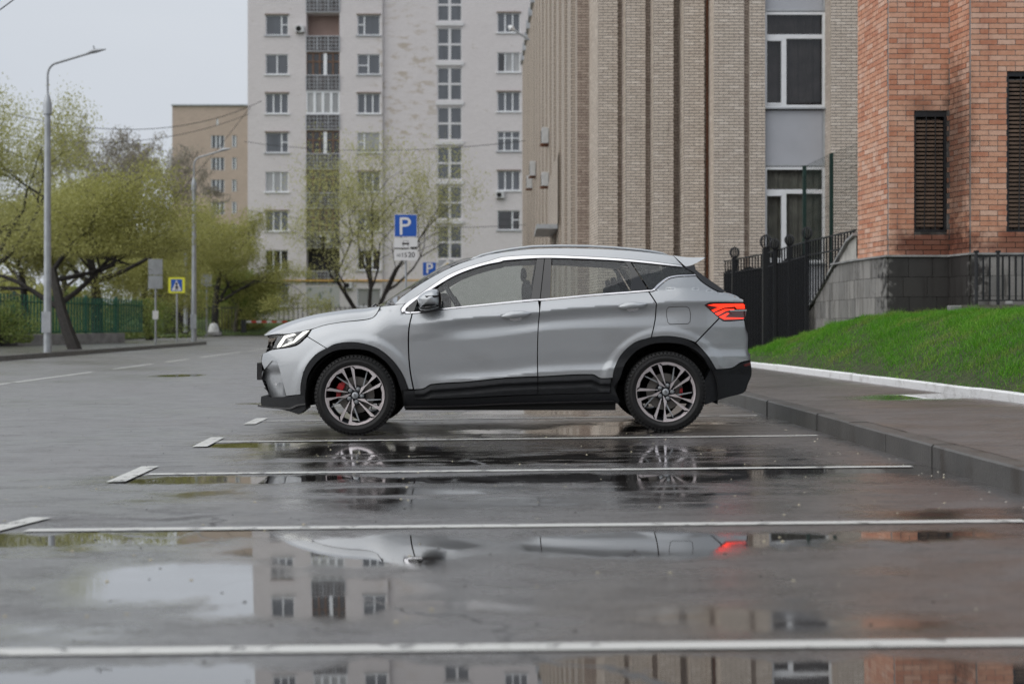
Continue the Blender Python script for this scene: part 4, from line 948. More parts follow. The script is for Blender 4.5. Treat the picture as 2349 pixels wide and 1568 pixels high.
M['brick_red'] = brickmat('salmon red brick', ((0, (.50, .19, .105)), (.35, (.61, .30, .185)), (.7, (.66, .37, .25)), (1, (.71, .48, .37))), stain=(.50, .72, (.40, .16, .10)),
    spots=[((6.3, 21.4, 2.10), (1.5, .6, 3.0), .45, 1.2, .86, (.10, .022, .010)), ((6.66, 21.35, 3.4), (5, 1.2, .55), .3, 1.2, .75, (.04, .013, .008)), ((7.6, 20.7, 2.05), (1.1, .6, 2.8), .4, 1.2, .75, (.12, .03, .015)), ((6.2, 21.4, 4.2), (2.6, .6, 4), 0, 1.1, .5, (.10, .03, .015))])
mort_grey = brickmat('grey mortar', ((0, (.22, .21, .20)), (1, (.28, .27, .26))), spots=[((6.3, 21.4, 2.10), (1.5, .6, 3.0), .45, 1.2, .97, (.008, .006, .005)), ((6.66, 21.35, 3.4), (5, 1.2, .55), .3, 1.2, .8, (.02, .012, .01)), ((7.6, 20.7, 2.05), (1.1, .6, 2.8), .4, 1.2, .9, (.01, .008, .006))])
# ================= beige office block: stepped brick piers
beige = thing('office_building', 'tall beige brick office block with stepped vertical piers and grey window bays', 'building', (0, 0, 0))
bk = Bricks(M['brick_beige'], .077, .26, .010, hj=.017)
ZT = 11.2
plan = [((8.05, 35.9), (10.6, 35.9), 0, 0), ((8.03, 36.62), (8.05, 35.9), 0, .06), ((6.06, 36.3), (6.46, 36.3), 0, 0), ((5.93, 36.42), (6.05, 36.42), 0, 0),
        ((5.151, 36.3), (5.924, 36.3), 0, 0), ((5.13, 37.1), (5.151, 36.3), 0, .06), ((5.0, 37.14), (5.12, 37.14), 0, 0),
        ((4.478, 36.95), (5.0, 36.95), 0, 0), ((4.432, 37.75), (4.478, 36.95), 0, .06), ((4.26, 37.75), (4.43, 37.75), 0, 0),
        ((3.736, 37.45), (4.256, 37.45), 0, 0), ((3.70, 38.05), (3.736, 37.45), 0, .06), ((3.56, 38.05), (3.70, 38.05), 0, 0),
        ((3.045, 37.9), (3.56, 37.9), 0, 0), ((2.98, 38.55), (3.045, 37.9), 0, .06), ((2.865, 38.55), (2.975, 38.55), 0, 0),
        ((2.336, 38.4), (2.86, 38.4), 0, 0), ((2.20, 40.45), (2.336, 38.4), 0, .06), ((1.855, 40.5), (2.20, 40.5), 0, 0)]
for i, (a, b, t0, t1) in enumerate(plan):
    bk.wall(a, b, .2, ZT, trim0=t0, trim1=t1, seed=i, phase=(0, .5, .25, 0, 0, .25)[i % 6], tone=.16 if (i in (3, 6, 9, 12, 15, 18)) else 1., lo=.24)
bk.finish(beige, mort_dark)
def brickshade(name, c1, c2, mort, L=.26, h=.077, off=.5, msize=.012):
    m = bpy.data.materials.new(name); m.use_nodes = True; t = NT(m); p = t.pos()
    sx = t.add('SeparateXYZ'); t.l.new(p, sx.inputs[0]); cb = t.add('CombineXYZ'); t.l.new(t.math('ADD', sx.outputs[0], sx.outputs[1]), cb.inputs[0]); t.l.new(sx.outputs[2], cb.inputs[1])
    br = t.add('TexBrick'); t.l.new(cb.outputs[0], br.inputs['Vector']); br.inputs['Scale'].default_value = 1
    br.inputs['Brick Width'].default_value = L; br.inputs['Row Height'].default_value = h; br.inputs['Mortar Size'].default_value = msize; br.inputs['Mortar Smooth'].default_value = .2
    br.inputs['Color1'].default_value = (*c1, 1); br.inputs['Color2'].default_value = (*c2, 1); br.inputs['Mortar'].default_value = (*mort, 1)
    c = t.mix(t.math('MULTIPLY', t.noise(.5, 6, p), .45), br.outputs['Color'], tuple(x*.55 for x in c1)); t.set(Base_Color=c, Roughness=.8)
    t.bump(br.outputs['Fac'], .4, -.01); return m
M['beige_far'] = brickshade('beige brick of the far piers', (.54, .47, .40), (.49, .42, .35), (.18, .16, .14))
# upper storeys above the bricks built singly, then the far serrated wing
mb = MB()
for (a, b, _, _) in plan: mb.add([(*a, ZT), (*b, ZT), (*b, 16.6), (*a, 16.6)], [(0, 1, 2, 3)])
mb.add([(10.6, 35.9, .0), (10.6, 60, .0), (10.6, 60, 16.6), (10.6, 35.9, 16.6)], [(0, 1, 2, 3)])
cp_ = [(10.6, 35.9)]+[p_ for s_ in plan for p_ in (s_[1], s_[0])]
for p_, q_ in zip(cp_, cp_[1:]):
    if not (p_[0] > 6.4 and q_[0] < 8.04 and p_[0]-q_[0] > .5 and p_[0] > 8.0 and q_[0] < 7): mb.add([(p_[0], p_[1]+.035, 0), (q_[0], q_[1]+.035, 0), (q_[0], q_[1]+.035, 16.6), (p_[0], p_[1]+.035, 16.6)], [(0, 1, 2, 3)])
mb.obj('upper_wall', M['beige_far'], beige)
XP = lambda Z: 1.855-.0248*(Z-40.5)
mb = MB(); cap = MB(); zt_ = 16.6
for i in range(15):
    Z = 41.3+3.02*i; Z1 = Z+1.55; Z2 = Z+3.02
    if i in (3, 4):   # blank panel of wall above the doorway
        pass
    a, b = XP(Z)-.13, XP(Z1)-.13
    pts = [(XP(Z), Z), (a, Z), (b, Z1), (XP(Z1), Z1), (XP(Z2), Z2)]
    for p_, q_ in zip(pts, pts[1:]): mb.add([(*p_, .0), (*q_, .0), (*q_, zt_), (*p_, zt_)], [(0, 1, 2, 3)])
    cap.box(min(a, b)-.10, XP(Z)+.5, Z-.05, Z1+.05, zt_-.32, zt_+.1)
mb.add([(1.855, 40.5, 0), (XP(41.3), 41.3, 0), (XP(41.3), 41.3, zt_), (1.855, 40.5, zt_)], [(0, 1, 2, 3)])
ze = 41.3+3.02*15; mb.add([(XP(ze), ze, 0), (10.6, ze, 0), (10.6, ze, zt_), (XP(ze), ze, zt_)], [(0, 1, 2, 3)])
mb.obj('far_wing', M['beige_far'], beige); cap.obj('eaves', M['metal_grey'], beige)['kind'] = 'stuff'
outl = [(1.2, ze), (10.7, ze), (10.7, 36.0), (8.1, 36.0), (6.4, 36.5), (5.1, 37.2), (4.4, 37.9), (3.6, 38.2), (2.9, 38.7), (2.2, 40.6), (1.9, 40.6)]
mb = MB(); mb.add([(x, y, 16.62) for x, y in outl], [tuple(range(len(outl)))]); mb.obj('roof', M['metal_grey'], beige)
# plain wall patch, doorway with a canopy, drain pipe
mb = MB(); xq = XP(50.2)-.135-.03; mb.add([(XP(47.2)-.17, 47.2, 4.2), (XP(53.6)-.17, 53.6, 4.2), (XP(53.6)-.17, 53.6, 6.1), (XP(47.2)-.17, 47.2, 6.6)], [(0, 1, 2, 3)]); mb.obj('wall_panel', M['beige_far'], beige)
mb = MB(); mb.box(XP(50)-.8, XP(50)-.1, 47.5, 52.3, 4.05, 4.2, M=None); mb.obj('canopy', M['sill_metal'], beige)
mb = MB(); mb.tube([(5.085, 37.06, .3), (5.085, 37.06, 16.5)], .022, 8)
mb.obj('drain_pipe', M['rust'], beige, smooth=True)
# grey window bay
def bay_window(z0, z1, name='window'):
    w = bpy.data.objects.new(name, None); C.objects.link(w); w.parent = beige; x0, x1, Y0 = 6.47, 8.03, 36.52
    ft = .07; zt = z0+(z1-z0)*.745; xm = x0+(x1-x0)*.28
    mb = MB()
    for bx in ((x0, x1, z1-ft, z1), (x0, x1, z0, z0+ft), (x0, x0+ft, z0+ft, z1-ft), (x1-ft, x1, z0+ft, z1-ft), (x0+ft, x1-ft, zt-.06, zt+.05), (xm, xm+.13, z0+ft, zt-.06)): mb.box(bx[0], bx[1], Y0-.04, Y0+.04, bx[2], bx[3])
    mb.box(x0+ft, xm, Y0-.055, Y0+.02, zt-.12, zt-.062); mb.box(x0+ft, xm, Y0-.055, Y0+.02, z0+ft+.002, z0+ft+.05)
    mb.obj('frame', M['white_plastic'], w)
    mb = MB(); mb.box(x0-.02, x1+.005, Y0-.14, Y0-.045, z0-.045, z0-.006); mb.obj('sill', M['sill_metal'], w)
    for (a, b, c, d) in ((x0+ft, x1-ft, zt+.05, z1-ft), (x0+ft, xm, z0+ft, zt-.06), (xm+.13, x1-ft, z0+ft, zt-.06)):
        mb = MB(); mb.add([(a, Y0, c), (b, Y0, c), (b, Y0, d), (a, Y0, d)], [(0, 1, 2, 3)]); mb.obj('pane', M['bay_glass'], w)
    return w
M['bay_glass'] = cglass('office glass', (.75, .75, .75), 0.0)
for zb, cur in ((2.46, 1), (6.43, 0), (10.40, 0), (14.37, 0)):
    w = bay_window(zb, min(zb+2.45, 16.5))
    mb = MB(); k = 40; mb.add([(6.5+1.5*i/k, 36.75+.035*math.sin(i*1.3)+.02*math.sin(i*.55), z) for z in (zb+.1, min(zb+2.4, 16.4)) for i in range(k+1)], [(i, i+1, k+2+i, k+1+i) for i in range(k)])
    mb.obj('curtain', mat('pale curtain cloth' if cur else 'brown curtain cloth', (.42, .42, .36) if cur else (.12, .10, .095), .9, var=.3, nscale=3), w, smooth=True)
M['panel_grey'] = mat('grey cladding panel', (.40, .415, .45), .45, var=.06, nscale=1.2)
for z0, z1 in ((.4, 2.40), (4.93, 6.37), (8.90, 10.34), (12.87, 14.31)):
    mb = MB(); mb.box(6.475, 7.97, 36.50, 36.6, z0+.012, z1-.01); mb.obj('spandrel_panel', M['panel_grey'], beige, bevel=.004)
    mb = MB(); mb.box(7.975, 8.03, 36.47, 36.6, z0, z1); mb.box(6.47, 7.974, 36.47, 36.499, z0, z0+.05) ; mb.obj('panel_strip', M['sill_metal'], beige)
mb = MB(); mb.box(6.4, 8.1, 36.95, 37.0, .2, 16.6); mb.obj('room_wall', mat('dim room', (.05, .048, .046), .9), beige)
# ================= red brick house
red = thing('brick_house', 'red brick house with a grey stone plinth and barred windows behind the grass bank', 'building', (0, 0, 0))
rk = Bricks(M['brick_red'], .078, .26, .011)
PZ = 1.955; RZ = 8.3
rk.wall((5.585, 22.95), (5.70, 21.5), PZ, RZ, trim1=.06, header=5, seed=50, phase=.2)
rk.wall((5.70, 21.5), (6.62, 21.5), PZ, RZ, openings=[(.375, .875, 2.30, 4.13)], header=7, seed=51)
rk.wall((6.60, 21.5), (6.716, 20.8), PZ, RZ, trim1=.06, trim0=.02, header=5, seed=52, phase=.3)
rk.wall((6.716, 20.8), (10.9, 20.8), PZ, RZ, openings=[(.52, 1.08, 2.25, 4.62), (2.4, 2.96, 2.25, 4.62)], header=7, seed=53)
rk.finish(red, mort_grey)
mb = MB(); mb.add([(5.585, 22.95, 0), (6.6, 23.2, 0), (6.6, 23.2, RZ), (5.585, 22.95, RZ)], [(0, 1, 2, 3)]); mb.add([(6.60, 23.2, 0), (11, 24.5, 0), (11, 24.5, RZ), (6.6, 23.2, RZ)], [(0, 1, 2, 3)])
mb.obj('wall', mort_grey, red)
mb = MB(); rp = [(5.52, 23.0), (5.62, 21.42), (6.55, 21.42), (6.64, 20.72), (11, 20.72), (11, 24.6), (6.6, 23.3)]
mb.prism(rp, lambda p, t: Vector((*p, t)), RZ+.002, RZ+.14); mb.obj('roof', M['metal_grey'], red)
# louvred window grilles
def grille(x0, x1, z0, z1, Y0):
    g = bpy.data.objects.new('window', None); C.objects.link(g); g.parent = red
    mb = MB(); mb.add([(x0, Y0+.15, z0), (x1, Y0+.15, z0), (x1, Y0+.15, z1), (x0, Y0+.15, z1)], [(0, 1, 2, 3)]); mb.obj('pane', M['pane_dark'], g)
    mb = MB(); f = .035; 
    for bx in ((x0+.004, x0+f, z0, z1), (x1-f, x1-.004, z0, z1), (x0+f, x1-f, z1-f-.05, z1-.004), (x0+f, x1-f, z0+.004, z0+f)): mb.box(bx[0], bx[1], Y0+.02, Y0+.09, bx[2], bx[3])
    mb.obj('frame', M['black_iron'], g)
    me = MB().box(x0+f+.01, x1-f-.01, Y0+.055, Y0+.075, -.006, .028, M=None).mesh('slat', M['slat'])
    z = z0+.09
    while z < z1-.12:
        o = link('slat', me, None, g); o.location = (0, 0, z); z += .0605
    for k in (1, 2):
        x = x0+(x1-x0)*k/3; MB().tube([(x, Y0+.03, z0+.02), (x+(.03 if k == 1 else 0), Y0+.03, z1-.08)], .008, 8).obj('bar', M['black_iron'], g, smooth=True)
M['slat'] = mat('dull brown louvre slat', (.13, .085, .06), .6, var=.3)
grille(5.70+.375, 5.70+.875, 2.30, 4.13, 21.5); grille(6.716+.52, 6.716+1.08, 2.25, 4.62, 20.8); grille(6.716+2.4, 6.716+2.96, 2.25, 4.62, 20.8)
# plinth of stone tiles
def tilemat():
    m = bpy.data.materials.new('grey speckled plinth stone'); m.use_nodes = True; t = NT(m); p = t.pos()
    ob = t.add('ObjectInfo'); c = t.ramp(ob.outputs['Random'], (0, (.22, .215, .21)), (.5, (.31, .30, .29)), (1, (.38, .365, .35)))
    c = t.mix(t.math('MULTIPLY', t.noise(60, 4, p), .5), c, (.06, .055, .052)); c = t.mix(t.math('MULTIPLY', t.rng(t.noise(3, 7, t.scl(p, (2.5, 2.5, .5))), .45, .7), .6), c, (.05, .042, .036))
    v = t.add('VectorMath', operation='SUBTRACT'); t.l.new(p, v.inputs[0]); v.inputs[1].default_value = (6.3, 21.4, 1.6); v2 = t.add('VectorMath', operation='MULTIPLY'); t.l.new(v.outputs[0], v2.inputs[0]); v2.inputs[1].default_value = (1.3, .9, .8)
    ln = t.add('VectorMath', operation='LENGTH'); t.l.new(v2.outputs[0], ln.inputs[0]); d = t.math('ADD', ln.outputs['Value'], t.math('MULTIPLY', t.math('SUBTRACT', t.noise(9, 6, p), .5), 1.1))
    c = t.mix(t.math('MULTIPLY', t.rng(d, 1.05, .75), .9), c, (.014, .012, .012))
    t.set(Base_Color=c, Roughness=.5); t.bump(t.noise(50, 4, p), .25, .005); return m
M['tile'] = tilemat()
def tiles(p0, p1, z0, z1, rows_, wid, parent, topline=None, seed=1):
    rr = random.Random(seed); a = Vector((*p0, 0)); b = Vector((*p1, 0)); d = b-a; Ln = d.length; d.normalize(); nr = Vector((d.y, -d.x, 0)); h = (z1-z0)/rows_
    for r in range(rows_):
        x = -rr.uniform(0, wid*.6)
        while x < Ln:
            w = wid*rr.choice((.7, 1, 1, 1.15)); x0 = max(0, x)+.003; x1 = min(Ln, x+w)-.003; x += w
            if x1-x0 < .03: continue
            pr = .022+rr.uniform(-.003, .003); zb, zt2 = z0+r*h+.003, z0+(r+1)*h-.003
            q = [a+d*x0, a+d*x1]
            if topline:
                ta, tb = topline(x0), topline(x1)
                if max(ta, tb) < zb+.02: continue
                za, zb_ = min(zt2, ta), min(zt2, tb); za = max(za, zb+.005); zb_ = max(zb_, zb+.005)
            else: za = zb_ = zt2
            f0, f1 = q[0]+nr*pr, q[1]+nr*pr; g0, g1 = q[0]-nr*.01, q[1]-nr*.01
            MB().add([(f0.x, f0.y, zb), (f1.x, f1.y, zb), (f1.x, f1.y, zb_), (f0.x, f0.y, za), (g0.x, g0.y, zb), (g1.x, g1.y, zb), (g1.x, g1.y, zb_), (g0.x, g0.y, za)],
                     [(0, 1, 2, 3), (4, 7, 6, 5), (0, 4, 5, 1), (3, 2, 6, 7), (1, 5, 6, 2), (0, 3, 7, 4)]).obj('tile', M['tile'], parent)
mb = MB()
pl = [(5.56, 24.6), (5.56, 22.95), (5.68, 21.46), (6.60, 21.46), (6.70, 20.76), (11, 20.76), (11, 24.6)]
mb.prism(pl, lambda p, t: Vector((*p, t)), .2, 1.92); mb.obj('plinth', mort_dark, red)
mb = MB(); pl2 = [(5.50, 24.6), (5.50, 22.95), (5.62, 21.40), (6.56, 21.40), (6.655, 20.70), (11, 20.70), (11, 24.6)]
mb.prism(pl2, lambda p, t: Vector((*p, t)), 1.922, 1.95); mb.obj('plinth_coping', M['concrete'], red)
tiles((5.56, 22.95), (5.68, 21.46), 1.02, 1.92, 3, .30, red, seed=2); tiles((5.68, 21.46), (6.60, 21.46), 1.02, 1.92, 3, .36, red, seed=3)
tiles((6.60, 21.46), (6.70, 20.76), 1.02, 1.92, 3, .28, red, seed=4); tiles((6.70, 20.76), (10, 20.76), 1.02, 1.92, 3, .4, red, seed=5)
# raking wall of the area steps beside the house
ramp = thing('stair_wall', 'raking stone faced stair wall with a white plastered top, left of the brick house', 'wall', (0, 0, 0))
rx0, rz0, rx1, rz1 = (5.56, 22.96), (5.60, 26.95), 0, 0
def rtop(s): return 2.30-(2.30-1.12)*clip(s/3.9, 0, 1)
Ln = 3.99
mb = MB(); k = 8
fr = [(5.60-(.04)*i/k, 26.95-3.99*i/k) for i in range(k+1)]
tp = lambda s: min(1.12+(s-.2)*.345, 2.33) if s > .2 else 1.12
mb.add([(x, y, .2) for x, y in fr]+[(x, y, tp(Ln*i/k)) for i, (x, y) in enumerate(fr)]+[(x+.22, y, .2) for x, y in fr]+[(x+.22, y, tp(Ln*i/k)) for i, (x, y) in enumerate(fr)],
       [(i, i+1, k+2+i, k+1+i) for i in range(k)]+[(k+1+i, k+2+i, 3*k+4+i, 3*k+3+i) for i in range(k)]+[(0, k+1, 3*k+3, 2*k+2)])
mb.obj('wall', mat('stained white plaster', (.42, .41, .38), .7, var=.3, nscale=3), ramp)
tiles(fr[0], fr[-1], .70, 1.92, 4, .36, ramp, topline=lambda s: tp(s)-.03, seed=9)
mb = MB()
for i in range(k): 
    (xa_, ya_), (xb_, yb_) = fr[i], fr[i+1]; za, zb = tp(Ln*i/k), tp(Ln*(i+1)/k)
    mb.add([(xa_-.06, ya_, za+.003), (xb_-.06, yb_, zb+.003), (xb_+.27, yb_, zb+.003), (xa_+.27, ya_, za+.003), (xa_-.06, ya_, za+.045), (xb_-.06, yb_, zb+.045), (xb_+.27, yb_, zb+.045), (xa_+.27, ya_, za+.045)], [(0, 3, 2, 1), (4, 5, 6, 7), (0, 1, 5, 4), (2, 3, 7, 6), (1, 2, 6, 5), (3, 0, 4, 7)])
mb.obj('coping', M['concrete'], ramp)
mb = MB(); mb.box(5.49, 5.70, 26.96, 27.15, .2, 1.02); mb.box(5.45, 5.74, 26.92, 27.19, 1.022, 1.06); mb.obj('end_pier', M['concrete'], ramp)
# parapet and low black fence to the right
par = thing('parapet_wall', 'low white rendered parapet with a mossy coping above the grass', 'wall', (0, 0, 0))
mb = MB(); mb.box(6.48, 10.6, 20.2, 20.34, .6, 1.13); mb.obj('wall', mat('streaked white render', (.48, .49, .47), .7, var=.45, nscale=5), par)
mb = MB(); mb.box(6.44, 10.62, 20.14, 20.42, 1.132, 1.185); mb.obj('coping', mat('mossy concrete coping', (.10, .10, .075), .8, var=.4, nscale=9), par)
mb = MB(); mb.box(6.27, 6.44, 20.35, 20.5, .95, 1.18); tag(mb.obj('stone_block', M['concrete'], None, bevel=.01), 'pale loose stone block leaning at the end of the mossy parapet', 'stone')
for (x, w_, lab) in ((7.02, .10, 'small grey rubble piece on the mossy coping nearer the fence post'), (7.62, .17, 'longer pale rubble piece lying on the mossy coping under the fence')):
    mb = MB(); mb.box(x, x+w_, 20.2, 20.28, 1.187, 1.24); tag(mb.obj('stone', M['concrete'], None, bevel=.015), lab, 'stone')
rail = thing('iron_fence', 'low black iron railing on the parapet in front of the red brick house', 'fence', (0, 0, 0))
ft = lambda x: 1.83+.035*(x-6.6)
for x in (6.62, 6.93): MB().tube([(x, 20.28, 1.186), (x, 20.28, 1.95)], .024, 8).box(x-.03, x+.03, 20.25, 20.31, 1.93, 1.96).obj('post', M['black_iron'], rail, smooth=True)
MB().box(6.62, 10.5, 20.265, 20.295, 0, .02, M=Matrix(((1, 0, 0, 0), (0, 1, 0, 0), (.035, 0, 1, 1.86-.035*6.6), (0, 0, 0, 1)))).obj('rail', M['black_iron'], rail)
MB().box(6.65, 10.5, 20.265, 20.295, 1.24, 1.258).obj('rail', M['black_iron'], rail)
x = 6.72
while x < 10.4:
    if abs(x-6.93) > .04: MB().box(x-.011, x+.011, 20.27, 20.29, 1.26, ft(x)+.028).obj('bar', M['black_iron'], rail)
    x += .093
# ================= tall iron fence with ball finials
fence = thing('iron_fence', 'tall black iron fence with wire ball finials beside the silver car tail', 'fence', (0, 0, 0))
fl = [(4.42, 30.2, 2.18), (4.86, 27.2, 2.34), (5.42, 26.95, 2.45), (5.95, 24.6, 2.52)]
pa, pb = Vector((4.42, 30.2)), Vector((4.80, 27.0)); pc = Vector((5.50, 25.9)); pd = Vector((5.52, 23.0))
def ball(x, y, z, r, parent):
    mb = MB()
    for k in range(6):
        a = k*math.pi/6; mb.tube([(x+r*math.sin(t)*math.cos(a), y+r*math.sin(t)*math.sin(a), z-r*1.15*math.cos(t)) for t in [j*2*math.pi/18 for j in range(19)]], .009, 5, cap=False)
    mb.obj('ball_finial', M['black_iron'], parent, smooth=True)
def fseg(a, b, za, zb, n_, ba, bb, solid=True):
    for i in range(n_):
        t = (i+.5)/n_; p = a.lerp(b, t); zt = za+(zb-za)*t; z0 = ba+(bb-ba)*t
        MB().box(p.x-.012, p.x+.012, p.y-.012, p.y+.012, z0, zt).obj('bar', M['black_iron'], fence)
        if solid:
            MB().box(p.x-.034, p.x+.034, p.y+.02, p.y+.03, z0, zt-.22+.03*math.sin(i*.9)).obj('slat', M['black_iron'], fence)
    d = Vector((b.x-a.x, b.y-a.y)).normalized(); q = Vector((-d.y, d.x))*.015
    for dz in (0, -.26):
        MB().add([(a.x-q.x, a.y-q.y, za+dz), (b.x-q.x, b.y-q.y, zb+dz), (b.x+q.x, b.y+q.y, zb+dz), (a.x+q.x, a.y+q.y, za+dz), (a.x-q.x, a.y-q.y, za+dz+.025), (b.x-q.x, b.y-q.y, zb+dz+.025), (b.x+q.x, b.y+q.y, zb+dz+.025), (a.x+q.x, a.y+q.y, za+dz+.025)],
                 [(0, 3, 2, 1), (4, 5, 6, 7), (0, 1, 5, 4), (2, 3, 7, 6), (1, 2, 6, 5), (3, 0, 4, 7)]).obj('rail', M['black_iron'], fence)
def fpost(u, vtop, Z, w, zb, parent=fence, ballr=.10):
    p = W(u, vtop, Z); MB().box(p.x-w/2, p.x+w/2, p.y-w/2, p.y+w/2, zb, p.z).obj('post', M['black_iron'], parent); ball(p.x, p.y, p.z+ballr*1.15, ballr, parent)
G = lambda u, v, Z: (Vector((W(u, v, Z).x, Z)), W(u, v, Z).z)
a, za = G(1661, 601, 30.5); b, zb = G(1757, 583, 27.2); c, zc_ = G(1850, 556, 26.2); d_, zd = G(1962, 530, 23.4)
fseg(a, b, za, zb, 15, .1, .1); fseg(b, c, zb, zc_, 16, .1, .4); fseg(c, d_, zc_, zd, 17, 1.2, 2.28, solid=False)
a2, b2 = a.lerp(b, .25), b; 
for (u, v, Z, w, r) in ((1685, 592, 29.6, .11, .10), (1757, 570, 27.2, .13, .115), (1777, 572, 26.9, .06, .09), (1811, 563, 26.6, .06, .088), (1851, 548, 26.2, .07, .095)): fpost(u, v, Z, w, .1, ballr=r)
# steps of lower fence slats descending with the area stair
# green welded mesh fence behind
mesh_f = thing('mesh_fence', 'dark green welded mesh fence panel rising behind the iron fence', 'fence', (0, 0, 0))
M['green_iron'] = mat('dark green painted steel', (.010, .035, .028), .5, var=.2)
(p1, z1_), (p2, z2_), (p3, z3_) = G(1845, 380, 30.0), G(1907, 352, 28.0), G(1990, 318, 26.0)
for p, z in ((p1, z1_), (p2, z2_)): MB().box(p.x-.035, p.x+.035, p.y-.03, p.y+.03, .3, z).obj('post', M['green_iron'], mesh_f)
for (pa_, za_), (pb_, zb_) in (((p1, z1_), (p2, z2_)), ((p2, z2_), (p3, z3_))):
    mb = MB(); n_ = int((pb_-pa_).length/.055)
    for i in range(n_+1):
        q = pa_.lerp(pb_, i/n_); z = za_+(zb_-za_)*i/n_; mb.box(q.x-.0014, q.x+.0014, q.y-.0014, q.y+.0014, .8, z)
    for k in range(14):
        dz = -.02-.2*k; mb.tube([(pa_.x, pa_.y, za_+dz), (pb_.x, pb_.y, zb_+dz)], .0025, 4)
    mb.obj('mesh_panel', M['green_iron'], mesh_f)['kind'] = 'stuff'
# air conditioners on the beige wall
def ac(x, y, z, label, w=.8, h=.55, d=.3, rz=0, cat='air conditioner', group='air conditioners on the house walls'):
    t_ = thing('air_conditioner', label, cat, (x, y, z), rz, group)
    MB().box(-w/2, w/2, -d, 0, 0, h).obj('casing', M['ac_white'], t_, bevel=.015)
    MB().lathe([(0, 0), (h*.38, 0), (h*.40, .01), (h*.34, .02), (h*.06, .02), (0, .02)], Matrix.Translation((-w*.1, -d-.001, h/2)) @ Matrix.Rotation(R(90), 4, 'X'), 24).obj('fan_grille', M['gap'], t_)
    mb = MB()
    for sx in (-w*.35, w*.35): mb.box(sx-.02, sx+.02, -d-.05, 0, -.06, -.005); 
    mb.obj('bracket', M['rust'], t_); return t_
XA = lambda Z: XP(Z)-.14
for (u, v, Z, s_, lab) in ((1260, 331, 54, 1.15, 'upper pale air conditioner on the beige pier with a white hood'), (1250, 428, 54, 1.0, 'pale air conditioner halfway up the beige wing, below the hooded one'),
                       (1214, 405, 66, 1.3, 'air conditioner on rusty brackets at the far corner of the beige wing'), (1207, 433, 70, 1.2, 'lowest air conditioner on rusty brackets past the far beige corner')):
    p = W(u, v, Z); t_ = ac(XA(Z), Z, p.z, lab, w=.62*s_, h=.52*s_, d=.26, rz=R(-90))
lampw = thing('wall_lamp', 'grey street lamp on a bracket arm at the top of the beige wing', 'street lamp', (0, 0, 0))
a = W(1215, 92, 60); b = W(1180, 70, 60); c = W(1166, 60, 60); MB().tube([a, b], .045, 8).obj('arm', M['metal_grey'], lampw, smooth=True)
a.x += 0; MB().tube([b, b.lerp(c, .5), c], [.06, .13, .05], 8).obj('lamp_head', M['white_plastic'], lampw, smooth=True)
# ================= grey apartment block
def whitebrick():
    m = bpy.data.materials.new('whitewashed brick'); m.use_nodes = True; t = NT(m); p = t.pos()
    sx = t.add('SeparateXYZ'); t.l.new(p, sx.inputs[0]); cb = t.add('CombineXYZ'); t.l.new(t.math('ADD', sx.outputs[0], sx.outputs[1]), cb.inputs[0]); t.l.new(sx.outputs[2], cb.inputs[1])
    br = t.add('TexBrick'); t.l.new(cb.outputs[0], br.inputs['Vector']); br.inputs['Scale'].default_value = 1; br.inputs['Brick Width'].default_value = .26; br.inputs['Row Height'].default_value = .077; br.inputs['Mortar Size'].default_value = .01
    br.inputs['Color1'].default_value = (.68, .65, .65, 1); br.inputs['Color2'].default_value = (.60, .57, .57, 1); br.inputs['Mortar'].default_value = (.54, .52, .52, 1)
    c = t.mix(t.math('MULTIPLY', t.noise(.35, 8, t.scl(p, (1, 1, 1.6))), .6), br.outputs['Color'], (.53, .50, .50))
    v = t.add('VectorMath', operation='SUBTRACT'); t.l.new(p, v.inputs[0]); v.inputs[1].default_value = (-8.5, 112, 19); v2 = t.add('VectorMath', operation='MULTIPLY'); t.l.new(v.outputs[0], v2.inputs[0]); v2.inputs[1].default_value = (.32, .2, .12)
    ln = t.add('VectorMath', operation='LENGTH'); t.l.new(v2.outputs[0], ln.inputs[0])
    pe = t.math('MULTIPLY', t.rng(t.noise(1.1, 9, t.scl(p, (.8, 1, 2.0)), rough=.7), .52, .62), t.rng(ln.outputs['Value'], 1.2, .5))
    c = t.mix(t.math('MULTIPLY', pe, .65), c, (.36, .30, .22))
    pe2 = t.rng(t.noise(1.7, 9, t.scl(p, (.9, 1, 1.6)), rough=.7), .62, .69); c = t.mix(t.math('MULTIPLY', pe2, .6), c, (.38, .34, .28))
    t.set(Base_Color=c, Roughness=.85); t.bump(t.noise(2, 6, p), .4, .05); return m
M['whitebrick'] = whitebrick(); M['whitebrick2'] = M['whitebrick']
gb = thing('apartment_building', 'tall whitewashed brick apartment block with a column of loggias and a glazed stair', 'building', (0, 0, 0))
GZ = 112.0; s_ = GZ/F
gx = lambda u: (u-CX)*s_; gzv = lambda v: CAMH+(HY-v)*s_
PIT = 90.0
wins = []       # (u0, u1, v0, v1, kind)
def row(vt): return vt
K = ['a', 'b', 'c', 'a', 'b', 'c', 'c', 'c']
for i in range(-4, 7):
    v0 = 37+i*89.5
    kind = {0: 'v', 1: 'p2', 2: 'p3', 3: 'v', 4: 'p3w', 5: 'p3', 6: 'p3d'}.get(i, 'p3')
    wins.append((611, 663, v0, v0+46, kind))
    kind = {0: 'vm', 1: 'h', 2: 'p3', 3: 'vmg', 4: 'p3', 5: 'p3', 6: 'p3d'}.get(i, 'p2')
    wins.append((821, 873, v0, v0+46, kind))
    kind = {0: 'p3', 1: 'p3c', 2: 'p3', 3: 'p3x', 4: 'p3', 5: 'vd'}.get(i, 'p3')
    if i < 6: wins.append((1141, 1193, 30+i*90.5, 75+i*90.5, kind))
wins.append((613, 665, 659, 702, 'ground')); wins.append((820, 875, 662, 704, 'ground'))
stair = [(1003, 1060, -215+i*90.7, -141+i*90.7) for i in range(9)]
